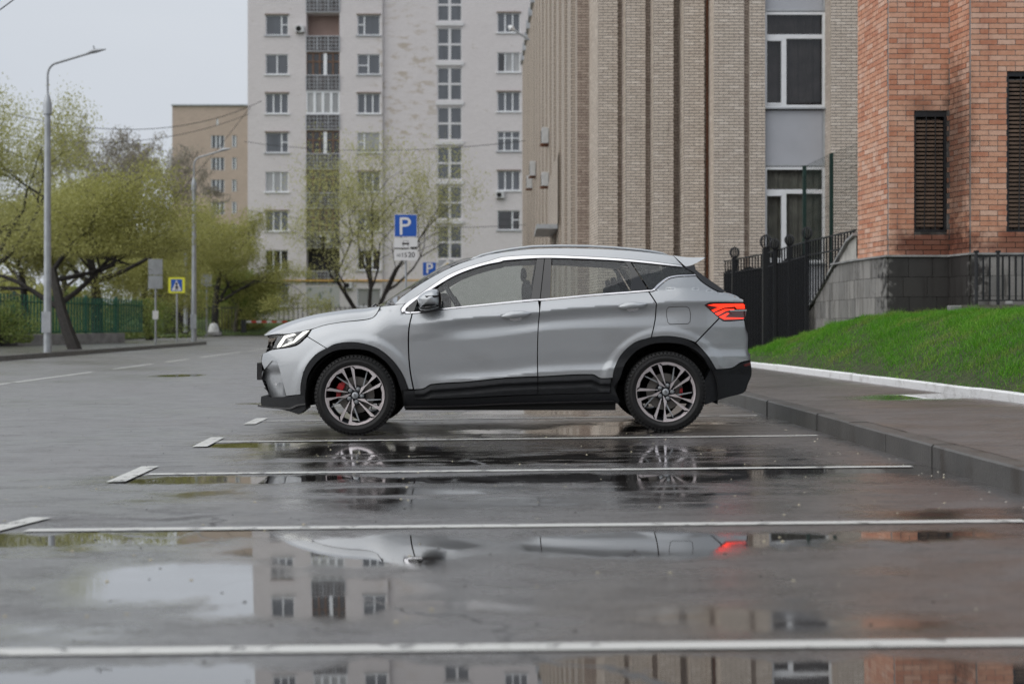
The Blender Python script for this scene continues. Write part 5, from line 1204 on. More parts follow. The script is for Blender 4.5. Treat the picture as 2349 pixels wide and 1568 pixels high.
stair = [(1003, 1060, 64+90.7*i, 140+90.7*i) for i in range(-4, 6)]
logg = [(704, 780, 32+89.6*i, 84+89.6*i) for i in range(-4, 7)]
def holes_wall(x0, x1, z0, z1, holes, Y, depth, parent, mt, name='wall'):
    xs_ = sorted({x0, x1, *[h[0] for h in holes], *[h[1] for h in holes]}); zs_ = sorted({z0, z1, *[h[2] for h in holes], *[h[3] for h in holes]})
    xs_ = [x for x in xs_ if x0 <= x <= x1]; zs_ = [z for z in zs_ if z0 <= z <= z1]
    mb = MB()
    for i in range(len(xs_)-1):
        run = None
        for k in range(len(zs_)-1):
            cx, cz = (xs_[i]+xs_[i+1])/2, (zs_[k]+zs_[k+1])/2
            if any(h[0] < cx < h[1] and h[2] < cz < h[3] for h in holes):
                if run: mb.add([(xs_[i], Y, run[0]), (xs_[i+1], Y, run[0]), (xs_[i+1], Y, run[1]), (xs_[i], Y, run[1])], [(0, 1, 2, 3)]); run = None
            else: run = (run[0] if run else zs_[k], zs_[k+1])
        if run: mb.add([(xs_[i], Y, run[0]), (xs_[i+1], Y, run[0]), (xs_[i+1], Y, run[1]), (xs_[i], Y, run[1])], [(0, 1, 2, 3)])
    for h in holes:
        a, b, c, d = h[:4]; y2 = Y+(h[4] if len(h) > 4 else depth)
        mb.add([(a, Y, c), (b, Y, c), (b, Y, d), (a, Y, d), (a, y2, c), (b, y2, c), (b, y2, d), (a, y2, d)], [(0, 1, 5, 4), (3, 7, 6, 2), (0, 4, 7, 3), (1, 2, 6, 5)])
    return mb.obj(name, mt, parent)
toh = lambda w, d=.16: (gx(w[0]), gx(w[1]), gzv(w[3]), gzv(w[2]), d)
BB = .9; TOP = 37.
YL, YR = GZ-.35, GZ
holes_wall(gx(570), gx(878), BB, TOP, [toh(w) for w in wins if w[0] < 878]+[toh(l_, 1.1) for l_ in logg]+[(gx(704), gx(780), gzv(704), gzv(657), .1)], YL, .16, gb, M['whitebrick'])
holes_wall(gx(878), 14, BB, TOP, [toh(w) for w in wins if w[0] > 878]+[toh(s) for s in stair], YR, .16, gb, M['whitebrick'])
mb = MB(); mb.add([(gx(878), YL, BB), (gx(878), YR, BB), (gx(878), YR, TOP), (gx(878), YL, TOP), (gx(570), YL, BB), (gx(570), GZ+16, BB), (gx(570), GZ+16, TOP), (gx(570), YL, TOP), (14, GZ+16, TOP), (14, YR, TOP), (14, YR, BB), (14, GZ+16, BB), (gx(570), GZ+16, BB)],
                  [(0, 1, 2, 3), (4, 5, 6, 7), (6, 8, 9, 2, 3, 7), (9, 8, 11, 10), (5, 11, 8, 6)]); mb.obj('side_wall', M['whitebrick'], gb)
mb = MB(); mb.box(gx(568), 14.1, YL-.12, GZ+16.2, .5, .9); mb.obj('foundation', M['concrete'], gb)
def window(w, Y):
    u0, u1, v0, v1, kind = w; x0, x1, z0, z1 = gx(u0), gx(u1), gzv(v1), gzv(v0); o = bpy.data.objects.new('window', None); C.objects.link(o); o.parent = gb
    f = .07; mb = MB(); yb = Y+.15
    fr = M['white_plastic'] if kind != 'old' else M['sill_metal']
    bars = {'v': [.70], 'p2': [.5], 'p3': [.34, .67], 'p3w': [.34, .67], 'p3d': [.33, .66], 'p3c': [.34, .67], 'p3x': [.3, .64], 'vm': [.30], 'vmg': [.30], 'h': [.48], 'vd': [.66], 'ground': [.5]}[kind]
    bx = [(x0, x1, z1-f, z1), (x0, x1, z0, z0+f), (x0, x0+f, z0, z1), (x1-f, x1, z0, z1)]
    for b in bars: xc = x0+(x1-x0)*b; bx.append((xc-.055, xc+.055, z0+f, z1-f))
    if kind in ('v', 'vm', 'vmg', 'vd'):
        xc = x0+(x1-x0)*bars[0]; zc = z0+(z1-z0)*.52
        bx.append((xc, x1-f, zc-.04, zc+.04) if bars[0] > .5 else (x0+f, xc, zc-.04, zc+.04))
    if kind == 'h': zc = z0+(z1-z0)*.45; bx.append((x0+f, (x0+x1)/2, zc-.04, zc+.04))
    if kind == 'p3x': zc = z0+(z1-z0)*.66; bx.append((x0+f, x1-f, zc-.04, zc+.04))
    for i, b in enumerate(bx): mb.box(b[0]+.001*i, b[1]-.001*i, yb-.05-.002*i, yb+.02, b[2], b[3])
    mb.obj('frame', fr, o)
    pm = M['pane_dark'] if kind in ('p3d', 'vd') else M['pane_curtain'] if kind in ('ground', 'p3c', 'vmg', 'p3w') else M['pane']
    cuts = [x0]+[x0+(x1-x0)*b for b in bars]+[x1]
    for i, (a, b) in enumerate(zip(cuts, cuts[1:])):
        MB().add([(a, yb, z0), (b, yb, z0), (b, yb, z1), (a, yb, z1)], [(0, 1, 2, 3)]).obj('pane', M['pane_dark'] if kind == 'p3c' and i == 0 else pm, o)
    MB().box(x0-.12, x1+.12, Y-.12, Y+.14, z0-.09, z0-.015).obj('sill', M['white_plastic'] if kind in ('p2', 'p3w', 'p3', 'p3c') else M['sill_metal'], o)
    if kind in ('v', 'vm', 'p3') : MB().box(x0-.06, x1+.06, Y-.10, Y-.004, z1+.0, z1+.10).obj('lintel', mat('rusty lintel strip', (.24, .19, .16), .8), o)
for w in wins: window(w, YL if w[0] < 878 else YR)
M['stair_frame'] = mat('pale painted stair window frame', (.60, .60, .61), .5, var=.05)
for (u0, u1, v0, v1) in stair:
    x0, x1, z0, z1 = gx(u0), gx(u1), gzv(v1), gzv(v0); o = bpy.data.objects.new('stair_window', None); C.objects.link(o); o.parent = gb; yb = YR+.12; mb = MB()
    xm, zm = (x0+x1)/2, (z0+z1)/2
    for i, b in enumerate(((x0, x1, z1-.09, z1), (x0, x1, z0, z0+.09), (x0, x0+.09, z0, z1), (x1-.09, x1, z0, z1), (xm-.11, xm+.11, z0, z1), (x0, x1, zm-.08, zm+.08))): mb.box(b[0], b[1], yb-.05-.002*i, yb+.02, b[2], b[3])
    mb.obj('frame', M['stair_frame'], o)
    for a, b in ((x0, xm), (xm, x1)):
        for c, d in ((z0, zm), (zm, z1)): MB().add([(a, yb, c), (b, yb, c), (b, yb, d), (a, yb, d)], [(0, 1, 2, 3)]).obj('pane', M['pane'], o)
    MB().box(x0-.12, x1+.12, YR-.12, YR-.002, z0-.36, z0-.08).obj('sill', M['stair_frame'], o)
M['brown_render'] = mat('brown loggia render', (.26, .19, .165), .85, var=.12, nscale=.8)
M['wood_frame'] = mat('brown wooden loggia frame', (.14, .08, .05), .7, var=.4, nscale=4)
for n_, (u0, u1, v0, v1) in enumerate(logg):
    i = n_-4; x0, x1, z0, z1 = gx(u0), gx(u1), gzv(v1), gzv(v0); o = bpy.data.objects.new('loggia', None); C.objects.link(o); o.parent = gb
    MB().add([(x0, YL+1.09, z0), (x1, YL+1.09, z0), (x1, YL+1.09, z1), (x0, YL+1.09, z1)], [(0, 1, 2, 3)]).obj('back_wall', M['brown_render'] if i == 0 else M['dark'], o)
    if i in (1, 3, -2, 4, 5):
        mb = MB(); m_ = M['wood_frame']
        for k in range(6): xx = x0+(x1-x0)*k/5; mb.box(max(x0, xx-.06), min(x1, xx+.06), YL+.1, YL+.2, z0, z1)
        mb.box(x0, x1, YL+.09, YL+.19, z1-.12, z1); mb.box(x0, x1, YL+.09, YL+.19, (z0+z1)/2+.1, (z0+z1)/2+.2); mb.obj('glazing_frame', m_, o)
        MB().add([(x0, YL+.17, z0), (x1, YL+.17, z0), (x1, YL+.17, z1), (x0, YL+.17, z1)], [(0, 1, 2, 3)]).obj('pane', M['pane_dark'], o)
        if i in (1, 3): MB().box(x0+(x1-x0)*(.52), x0+(x1-x0)*.62, YL+.05, YL+.16, z0, z1-.1).obj('curtain', M['white_plastic'], o)
    elif i in (2, -1, -3):
        mb = MB()
        for k in range(5): xx = x0+(x1-x0)*k/4; mb.box(max(x0, xx-.10), min(x1, xx+.10), YL+.02, YL+.12, z0, z1)
        mb.box(x0, x1, YL+.01, YL+.11, z1-.12, z1); mb.box(x0, x1, YL+.01, YL+.11, z0, z0+.12); mb.obj('glazing_frame', M['white_plastic'], o)
        MB().add([(x0, YL+.1, z0), (x1, YL+.1, z0), (x1, YL+.1, z1), (x0, YL+.1, z1)], [(0, 1, 2, 3)]).obj('pane', M['pane_curtain'], o)
    # patterned railing below each opening
    r0, r1 = gzv(v1+36), gzv(v1+1)
    if i == 6: r0 = gzv(v1+30)
    MB().add([(x0, YL-.004, r0), (x1, YL-.004, r0), (x1, YL-.004, r1), (x0, YL-.004, r1)], [(0, 1, 2, 3)]).obj('parapet_panel', mat('dark rusty railing backing', (.11, .10, .10), .8, var=.4, nscale=2), o)
    mb = MB()
    for k in range(4): xx = x0+(x1-x0)*k/3; mb.box(xx-.035, xx+.035, YL-.09, YL-.02, r0, r1)
    for (fz) in (0, .96): mb.box(x0, x1, YL-.085, YL-.025, r0+(r1-r0)*fz, r0+(r1-r0)*fz+.05)
    for k in range(3):
        a = x0+(x1-x0)*k/3; w_ = (x1-x0)/3
        for zz in (.22, .45, .7): mb.box(a+.03, a+w_-.03, YL-.08, YL-.03, r0+(r1-r0)*zz, r0+(r1-r0)*zz+.035)
        for xx in (.3, .7): mb.box(a+w_*xx-.018, a+w_*xx+.018, YL-.078, YL-.032, r0+.1, r1-.1)
    mb.obj('railing', M['metal_grey'], o)
# ground floor panels with a leaf pattern, plaque, gas pipe
M['mural'] = mat('pale panel with leaf print', (.50, .50, .47), .7, var=.0); t = NT(M['mural']); p_ = t.pos()
t.set(Base_Color=t.mix(t.rng(t.noise(1.6, 2, t.scl(p_, (1.5, 1, .8))), .60, .63), (.40, .41, .39), (.16, .20, .16)))
MB().box(gx(704), gx(780), YL-.03, YL+.06, gzv(704), gzv(657)).obj('painted_panel', M['mural'], gb)
MB().tube([(gx(570)-.05, YL-.12, gzv(644)), (gx(877), YL-.12, gzv(644)), (gx(877), YL-.12, gzv(644)), (gx(1000), YL-.12, gzv(643))], .07, 6).obj('gas_pipe', mat('yellow gas pipe', (.52, .30, .07), .5), gb)
M['blue'] = mat('blue sign face', (.012, .09, .42), .35, var=.03); M['signwhite'] = mat('white sign face', (.70, .70, .70), .35, var=.03); M['signblack'] = mat('black sign print', (.01, .01, .01), .5, var=0)
MB().box(gx(618), gx(661), YL-.06, YL-.01, gzv(660), gzv(652)).obj('street_name_plate', M['blue'], gb)
for (u, v, s2, lab) in ((690, 78, 1.05, 'air conditioner high on the white block beside the brown open loggia'), (622, 640, 1.0, 'dark air conditioner above the blue plate on the white block'), (1147, 455, 1.0, 'air conditioner under the fifth window beside the beige wing'), (748, 558, 1.3, 'air conditioner on the white block behind the parking sign tree'), (800, 662, 1.0, 'air conditioner just above the gas pipe behind the tree trunk')):
    ac(gx(u), (YL if u < 878 else YR)-.02, gzv(v)-.0, lab, .65*s2, .5*s2, .35)
# ================= tan block
tan = thing('apartment_building', 'tan brick apartment block far behind the trees on the left', 'building', (0, 0, 0))
M['tan'] = brickshade('tan brick far away', (.53, .42, .345), (.47, .37, .30), (.42, .36, .31), L=.5, h=.15, msize=.02)
TZ = 190.; tx = lambda u: (u-CX)*TZ/F; tz = lambda v: CAMH+(HY-v)*TZ/F
th = [(484, 515, 311+50.6*i, 340+50.6*i) for i in range(8)]+[(532, 543, 311+50.6*i, 338+50.6*i) for i in range(8)]+[(496, 501, 273, 288)]
holes_wall(tx(395), tx(640), 0, tz(243), [(tx(a), tx(b), tz(d), tz(c), .2) for a, b, c, d in th], TZ, .2, tan, M['tan'])
MB().add([(tx(380), TZ+8, 0), (tx(395), TZ, 0), (tx(395), TZ, tz(243)), (tx(380), TZ+8, tz(246))], [(0, 1, 2, 3)]).obj('side_wall', M['tan'], tan)
MB().box(tx(393), tx(640), TZ-.3, TZ+14, tz(243)+.01, tz(240)).obj('roof', M['metal_grey'], tan)
for a, b, c, d in th:
    o = bpy.data.objects.new('window', None); C.objects.link(o); o.parent = tan; x0, x1, z0, z1 = tx(a), tx(b), tz(d), tz(c)
    MB().add([(x0, TZ+.18, z0), (x1, TZ+.18, z0), (x1, TZ+.18, z1), (x0, TZ+.18, z1)], [(0, 1, 2, 3)]).obj('pane', M['pane'], o)
    mb = MB(); 
    for k in ((0, .33, .62, .95) if b-a > 20 else (0, .6)): mb.box(x0+(x1-x0)*k, x0+(x1-x0)*k+.14, TZ+.08, TZ+.17, z0, z1)
    mb.obj('frame', M['white_plastic'], o)
for v in (307, 360, 412):
    o = bpy.data.objects.new('window', None); C.objects.link(o); o.parent = tan
    MB().add([(tx(383), TZ+6.2, tz(v+28)), (tx(393), TZ+.8, tz(v+28)), (tx(393), TZ+.8, tz(v)), (tx(383), TZ+6.2, tz(v))], [(0, 1, 2, 3)]).obj('pane', M['pane_curtain'], o)
# ================= signs, lamps, poles
def pole(name, u, vb, vt, Z, r, label, cat, gz0=None, r2=None):
    b = W(u, vb, Z); t_ = thing(name, label, cat, (b.x, Z, b.z))
    MB().tube([(0, 0, 0), (0, 0, W(u, vt, Z).z-b.z)], [r, r2 or r], 10).obj('pole', M['metal_grey'], t_, smooth=True); return t_
def plate(o, name, x0, x1, z0, z1, mt, y=-.05, th=.02, bev=0, rot=None):
    mb = MB(); mb.box(x0, x1, y-th, y, z0, z1, M=rot); return mb.obj(name, mt, o)
def textmesh(txt, size, mt, parent, x, y, z, name='lettering', rot=0.):
    cu = bpy.data.curves.new(name, 'FONT'); cu.body = txt; cu.size = size; cu.align_x = 'CENTER'; cu.align_y = 'CENTER'; cu.extrude = .001; cu.fill_mode = 'BOTH'; cu.offset = size*.012
    ob = bpy.data.objects.new(name, cu); C.objects.link(ob); bpy.context.view_layer.update()
    dg = bpy.context.evaluated_depsgraph_get(); me = bpy.data.meshes.new_from_object(ob.evaluated_get(dg)); bpy.data.objects.remove(ob)
    me.materials.clear(); o = link(name, me, mt, parent); o.location = (x, y, z); o.rotation_euler = (R(90), rot, 0); return o
SZ = 40.; k_ = SZ/F
ps = pole('parking_sign', 931, 765, 491, SZ, .03, 'blue parking sign with two white plates reading 10 15 20 below it', 'sign')
q = lambda u: (u-931)*k_; zq = lambda v: (765-v)*k_
plate(ps, 'sign_panel', q(905), q(957), zq(543.5), zq(492), M['signwhite']); plate(ps, 'blue_face', q(906), q(956), zq(542.5), zq(493), M['blue'], y=-.0705, th=.003)
mb = MB(); st = .075
mb.box(q(917.5), q(923.5), -.078, -.0745, zq(539), zq(499))
cxp, czp, ro, ri = q(931), zq(509.5), 10.7*k_, 5.0*k_
arc = [(cxp+ro*1.12*math.sin(a), czp+ro*math.cos(a)) for a in [math.pi*j/14 for j in range(15)]]; arci = [(cxp+ri*1.15*math.sin(a), czp+ri*math.cos(a)) for a in [math.pi*j/14 for j in range(15)]]
o_ = [(q(923.4), czp+ro)]+arc+[(q(923.4), czp-ro)]; i_ = [(q(923.4), czp+ri)]+arci+[(q(923.4), czp-ri)]
V = [(x, -.078, z) for x, z in o_]+[(x, -.078, z) for x, z in i_]; n_ = len(o_); mb.add(V, [(j, j+1, n_+j+1, n_+j) for j in range(n_-1)])
mb.obj('lettering', M['signwhite'], ps)
plate(ps, 'upper_plate', q(904.5), q(958), zq(571), zq(545.5), M['signwhite']); mb = MB()
mb.box(q(904.8), q(939), -.0735, -.071, zq(571), zq(568.6)); mb.box(q(942), q(957.8), -.0735, -.071, zq(571), zq(566.5)); mb.box(q(923), q(939), -.0735, -.071, zq(561), zq(557))
mb.box(q(925.4), q(926.4), -.0735, -.071, zq(566), zq(561)); mb.box(q(936), q(937), -.0735, -.071, zq(566), zq(561)); mb.box(q(926), q(936), -.0735, -.071, zq(552.6), zq(551.8)); mb.box(q(925.2), q(926.0), -.0735, -.071, zq(557), zq(552.4)); mb.box(q(936), q(936.8), -.0735, -.071, zq(557), zq(552.4))
mb.obj('car_symbol', M['signblack'], ps)
plate(ps, 'lower_plate', q(904.5), q(958), zq(597.5), zq(572.8), M['signwhite']); textmesh('10', .125, M['signblack'], ps, q(914.5), -.072, zq(586)); textmesh('15', .175, M['signblack'], ps, q(927.5), -.072, zq(585.5)); textmesh('20', .20, M['signblack'], ps, q(944.5), -.072, zq(585))
S2 = 62.; k2 = S2/F; p2 = pole('parking_sign', 985, 768, 602, S2, .035, 'smaller blue parking sign just left of the yellow priority sign', 'sign'); q2 = lambda u: (u-985)*k2; zq2 = lambda v: (768-v)*k2
plate(p2, 'sign_panel', q2(969.5), q2(1000.5), zq2(632.5), zq2(601.5), M['signwhite']); plate(p2, 'blue_face', q2(970.2), q2(1000), zq2(632), zq2(602), M['blue'], y=-.0705, th=.003)
textmesh('P', .62, M['signwhite'], p2, q2(985), -.0745, zq2(616.5))
p3 = pole('priority_sign', 1027, 768, 600, 60., .035, 'yellow and white diamond priority sign on a grey board, half hidden by the bonnet', 'sign'); k3 = 60/F
plate(p3, 'sign_panel', -21*k3, 14*k3, (768-640)*k3, (768-596)*k3, M['metal_grey'])
Rd = Matrix.Translation((0, 0, (768-615)*k3)) @ Matrix.Rotation(R(45), 4, 'Y'); a = 14*k3
MB().box(-a, a, -.0745, -.0705, -a, a, M=Rd).obj('diamond', M['signwhite'], p3); a *= .62; MB().box(-a, a, -.078, -.0748, -a, a, M=Rd).obj('yellow_diamond', mat('yellow sign face', (.62, .42, .03), .4, var=.03), p3)
MB().box(-.06, .06, -.081, -.0785, -a*1.3, a*1.3, M=Rd @ Matrix.Rotation(R(0), 4, 'Y')).obj('black_bar', M['signblack'], p3)
# crossing sign, others on the far left pavement
S4 = 58.; k4 = S4/F; p4 = pole('crossing_sign', 406, 785, 636, S4, .035, 'yellow framed blue pedestrian crossing sign by the second lamp post', 'sign'); z4 = lambda v: (785-v)*k4
M['yellow'] = mat('fluorescent yellow sign', (.72, .72, .04), .5, var=.02)
plate(p4, 'sign_panel', -19*k4, 19*k4, z4(672), z4(636), M['yellow']); plate(p4, 'blue_face', -13*k4, 13*k4, z4(668), z4(640.5), M['blue'], y=-.0705, th=.003)
MB().add([(-11*k4, -.0745, z4(666.5)), (11*k4, -.0745, z4(666.5)), (0, -.0745, z4(642))], [(0, 1, 2)]).obj('triangle', M['signwhite'], p4)
mb = MB(); mb.box(-.03, .03, -.078, -.076, z4(660), z4(652)); 
for (dx, dz) in ((-4, 0), (4, 0), (-3, 6), (3, 5)): mb.tube([(0, -.077, z4(657+dz*.3)), (dx*k4, -.077, z4(659+dz))], .02, 4)
mb.lathe([(0, .0), (.045, .0), (.045, .002), (0, .002)], Matrix.Translation((0, -.078, z4(650))) @ Matrix.Rotation(R(90), 4, 'X'), 10); mb.obj('walking_figure', M['signblack'], p4)
p5 = pole('road_sign', 357, 792, 594, 51., .035, 'grey back of a tall two panel road sign left of the crossing sign', 'sign'); k5 = 51/F
plate(p5, 'sign_back', -16*k5, 17*k5, (792-630)*k5, (792-594)*k5, M['metal_grey']); plate(p5, 'sign_back', -16*k5, 17*k5, (792-662)*k5, (792-632)*k5, M['metal_grey'])
plate(p5, 'notice', -6*k5, 7*k5, (792-732)*k5, (792-712)*k5, M['signwhite'])
p6 = pole('road_sign', 474, 772, 626, 78., .045, 'small grey sign back on a thin pole right of the second lamp post', 'sign'); k6 = 78/F
plate(p6, 'sign_back', -12*k6, 12*k6, (772-656)*k6, (772-629)*k6, M['metal_grey'])
p7 = pole('utility_pole', 426, 762, 508, 88., .13, 'plain grey pole just left of the second lamp post', 'pole', r2=.10)
p8 = pole('crossing_sign', 439, 772, 625, 74., .04, 'narrow edge on yellow sign against the second lamp post', 'sign'); k8 = 74/F; plate(p8, 'sign_panel', -3.5*k8, 1.5*k8, (772-662)*k8, (772-622)*k8, M['yellow'])
def lamp_post(u, vb, vtop, Z, label, armlen, kk):
    b = W(u, vb, Z); t_ = thing('street_lamp', label, 'street lamp', (b.x, Z, b.z), 0, 'curved arm street lamps on the left pavement'); H_ = (vb-vtop)*Z/F
    MB().tube([(0, 0, 0), (0, 0, H_*.34), (0, 0, H_*.80)], [.115, .10, .085], 14).obj('pole', M['metal_grey'], t_, smooth=True)
    MB().tube([(0, 0, H_*.795), (0, 0, H_*.83), (0, 0, H_*.86)], [.125, .12, .06], 14).obj('collar', M['metal_grey'], t_, smooth=True)
    pts = [(0, 0, H_*.84)]+[(.30*(1-math.cos(a)), 0, H_*.925+.36*math.sin(a)) for a in [math.pi*.39*j/5 for j in range(6)]]; x1, z1 = pts[-1][0], pts[-1][2]
    pts += [(x1+armlen, 0, z1+armlen*.30)]
    MB().tube(pts, .035, 8).obj('arm', M['metal_grey'], t_, smooth=True)
    x2, z2 = pts[-1][0], pts[-1][2]; T = Matrix.Translation((x2, 0, z2)) @ Matrix.Rotation(R(-13), 4, 'Y')
    MB().tube([T @ Vector(p) for p in ((-.12, 0, 0), (.02, 0, .02), (.14, 0, .02), (.42, 0, .0))], [.03, .06, .065, .02], 8).box(.08, .12, -.02, .02, .06, .17, M=T).obj('lamp_head', M['metal_grey'], t_, smooth=True)
    MB().box(-.13, .13, -.135, -.09, .55, 1.15).obj('service_door', M['metal_grey'], t_)
lamp_post(109, 807, 122, 40.5, 'tall grey street lamp with a curved arm in front of the leaning tree', 1.05, 1)
lamp_post(445, 783, 347, 60., 'second, farther street lamp beside the pedestrian crossing sign', .95, 1)
bo = thing('bollard', 'short tapered concrete bollard at the side street corner', 'bollard', (*W(490, 768, 84).xy, W(490, 768, 84).z))
MB().box(-.42, .42, -.3, .3, 0, .18).obj('base', M['concrete'], bo); MB().tube([(0, 0, .17), (0, 0, .5), (0, 0, .66), (0, 0, .70)], [.34, .27, .2, .05], 10).obj('body', M['ac_white'], bo, smooth=True)
ba = thing('barrier', 'red and white striped barrier arm before the white block', 'barrier', (W(565, 740, 100).x, 100, .15)); z_ = W(565, 737, 100).z-.15
for i in range(8): MB().box(i*.36, (i+1)*.36-.004, -.04, .04, z_-.09, z_+.05).obj('stripe', mat('red barrier stripe', (.5, .03, .03), .5, var=0) if i % 2 else M['signwhite'], ba)
MB().box(-.35, -.02, -.18, .18, 0, z_+.12).obj('housing', M['black_iron'], ba); MB().box(2.7, 2.8, -.04, .04, 0, z_-.1).obj('post', M['black_iron'], ba)
# green fence on a low wall (left)
gfw = thing('low_wall', 'low grey block wall carrying the green picket fence', 'wall', (0, 0, 0)); M['green_paint'] = mat('green painted steel fence', (.010, .085, .05), .45, var=.2)
A0, A1 = Vector((-20.2, 42.)), Vector((-15.62, 60.3)); dirf = (A1-A0).normalized(); Lf = (A1-A0).length; nf = Vector((dirf.y, -dirf.x))
wm = [mat('grey wall block', (.25, .25, .25), .8, var=.3, nscale=3), mat('dark wall block', (.07, .07, .075), .7, var=.3, nscale=3)]
i = 0; s = 0
while s < Lf-1.9:
    p = A0+dirf*s; ln_ = 1.9; ang = math.atan2(dirf.y, dirf.x); T = Matrix.Translation((p.x, p.y, .08)) @ Matrix.Rotation(ang, 4, 'Z')
    MB().box(.01, ln_-.01, -.12, .12, 0, .40, M=T).obj('block', wm[1 if i in (0, 1, 2, 3, 4, 5) and i % 3 != 2 else 0], gfw, bevel=.01); s += ln_; i += 1
gf = thing('picket_fence', 'green steel picket fence with square posts before the park', 'fence', (0, 0, 0))
def fpt(s): p = A0+dirf*s; return p
s = 0.; pk = MB()
while s < Lf:
    p = fpt(s); ht = 2.04-.20*(s/Lf)
    if int(s/2.35) != int((s-.21)/2.35): MB().box(p.x-.05, p.x+.05, p.y-.05, p.y+.05, .2, ht+.1).obj('post', M['green_paint'], gf)
    else: pk.box(p.x-.028, p.x+.028, p.y-.028, p.y+.028, .5, ht)
    s += .21
pk.obj('pickets', M['green_paint'], gf)['kind'] = 'stuff'
for zz in (.62, 1.72): MB().tube([(*A0, zz), (*A1, zz-.1)], .025, 4).obj('rail', M['green_paint'], gf)
# dark fences and hoarding further back
df = thing('dark_fence', 'dark metal fence behind the crossing sign', 'fence', (0, 0, 0)); pk = MB(); x = W(322, 740, 96).x
while x < W(540, 740, 96).x: pk.box(x-.02, x+.02, 95.98, 96.02, .1, 1.95); x += .22
pk.obj('pickets', M['black_iron'], df)['kind'] = 'stuff'; MB().box(W(374, 0, 96).x, W(440, 0, 96).x, 96.3, 96.4, .1, 2.0).obj('panel', mat('dark brown hoarding', (.03, .022, .024), .7), df); MB().box(W(322, 0, 96).x, W(540, 0, 96).x, 95.95, 96.05, 1.85, 1.9).obj('rail', M['black_iron'], df)
cf = thing('black_fence', 'low black railing in front of the white block ground floor', 'fence', (0, 0, 0)); x = gx(655)
MB().box(gx(655), gx(900), 108.96, 109.0, 1.95, 2.0).obj('rail', M['black_iron'], cf)
while x < gx(900): MB().box(x-.03, x+.03, 108.93, 108.97, .8, 2.1 if int(x*2.2) % 6 else 2.4).obj('bar', M['black_iron'], cf); x += .36
# overhead wires
def wire(p0, p1, sag, r, label):
    a, b = Vector(p0), Vector(p1); pts = [a.lerp(b, i/16)-Vector((0, 0, sag*4*(i/16)*(1-i/16))) for i in range(17)]
    tag(MB().tube(pts, r, 5).obj('overhead_wire', M['gap'], None), label, 'wire')
wire(W(-900, 690, 24), W(1500, -1100, 44), .05, .012, 'thin wire crossing the top left corner of the sky')
wire(W(-40, 245, 70), W(600, 232, 108), 1.6, .022, 'upper overhead cable running to the white block')
wire(W(-40, 300, 80), W(570, 262, 108), 1.3, .02, 'middle overhead cable above the park trees')
wire(W(300, 560, 112), W(575, 245, 111.5), .4, .02, 'steep cable dropping in front of the tan block')
wire(W(560, 325, 100), W(1215, 322, 80), .6, .018, 'cable running across the fourth storey of the white block')
wire(W(560, 480, 100), W(1215, 515, 80), .6, .016, 'lower cable crossing the white block to the beige wing')
# ================= trees
def tree(name, label, base, H, spread, lean, mt_leaf, mt_bark, trunk_r, nleaf, seed, leafsz=.10, droop=0., group='trees in the park and along the street', multi=1, fork=.28, flat=1., depth=5, twig_len=1., topcut=None, dens_edge=1., minz=.3, jit=0, ml=.3):
    rr = random.Random(seed); root = thing(name, label, 'tree', base, 0, group); br = MB(); tips = []
    def grow(p, d, L, r, lv):
        n_ = 4 if lv < 2 else 3; pts = [p]; rads = [r]; q = p.copy(); dd = d.copy()
        for i in range(n_):
            dd = (dd+Vector((rr.gauss(0, .16), rr.gauss(0, .16), rr.gauss(0, .10)+(.06 if lv < 3 else -droop)))).normalized()
            q = q+dd*L/n_; pts.append(q.copy()); rads.append(r*(1-.42*(i+1)/n_))
            if lv >= 2 or i > 0: tips.append((q.copy(), lv))
        br.tube(pts, rads, 7 if lv < 2 else 4 if lv < 4 else 3, cap=False)
        if lv >= depth: return
        nc = rr.choice((3, 3, 4)) if lv < 3 else 3
        for c in range(nc):
            t_ = rr.uniform(.45, 1.) if c else 1.; i = min(int(t_*n_), n_-1); bp = pts[i].lerp(pts[i+1], t_*n_-i)
            ax = Vector((rr.gauss(0, 1), rr.gauss(0, 1), rr.gauss(0, .35)*flat)).normalized(); nd = (dd*.62+ax*(.55+.25*spread)).normalized(); nd.z *= flat; nd.normalize()
            grow(bp, nd, L*rr.uniform(.62, .82)*twig_len, rads[i]*.56, lv+1)
    for m_ in range(multi):
        d0 = Vector((lean[0]+(rr.gauss(0, ml) if multi > 1 else 0), lean[1]+(rr.gauss(0, .2) if multi > 1 else 0), 1)).normalized()
        grow(Vector((rr.uniform(-.1, .1)*multi*.6, rr.uniform(-.1, .1), -.15)), d0, H*fork, trunk_r, 0)
    br.obj('trunk', mt_bark, root, smooth=True)
    T_ = np.array([(*t_[0], t_[1]) for t_ in tips if t_[1] >= 2]); w_ = (T_[:, 3]-1)**1.5; idx = rng.choice(len(T_), nleaf, p=w_/w_.sum())
    Pp = T_[idx, :3]+rng.normal(0, 1, (nleaf, 3))*np.array([.22, .22, .20])*(jit or spread)*1.1; clump = (idx*7919 % 97)/97.
    nrm = rng.normal(0, 1, (nleaf, 3)); nrm /= np.linalg.norm(nrm, axis=1)[:, None]; ref = rng.normal(0, 1, (nleaf, 3)); s1 = np.cross(nrm, ref); s1 /= np.linalg.norm(s1, axis=1)[:, None]; s2 = np.cross(nrm, s1)
    sz = rng.uniform(.6, 1.3, nleaf)[:, None]*leafsz*.92
    V = np.stack([Pp-s1*sz*.5, Pp-s2*sz*.28, Pp+s1*sz*.5, Pp+s2*sz*.28], 1).reshape(-1, 3); keep = V[:, 2].reshape(-1, 4).min(1) > minz
    f = np.arange(nleaf*4).reshape(-1, 4)[keep]
    link('crown', npmesh('crown', V, f, mt_leaf, (clump*.6+rng.uniform(0, .4, nleaf))[keep]), None, root)
    return root
def gnd(u, Z, z=.1): p = W(u, 700, Z); return (p.x, Z, z)
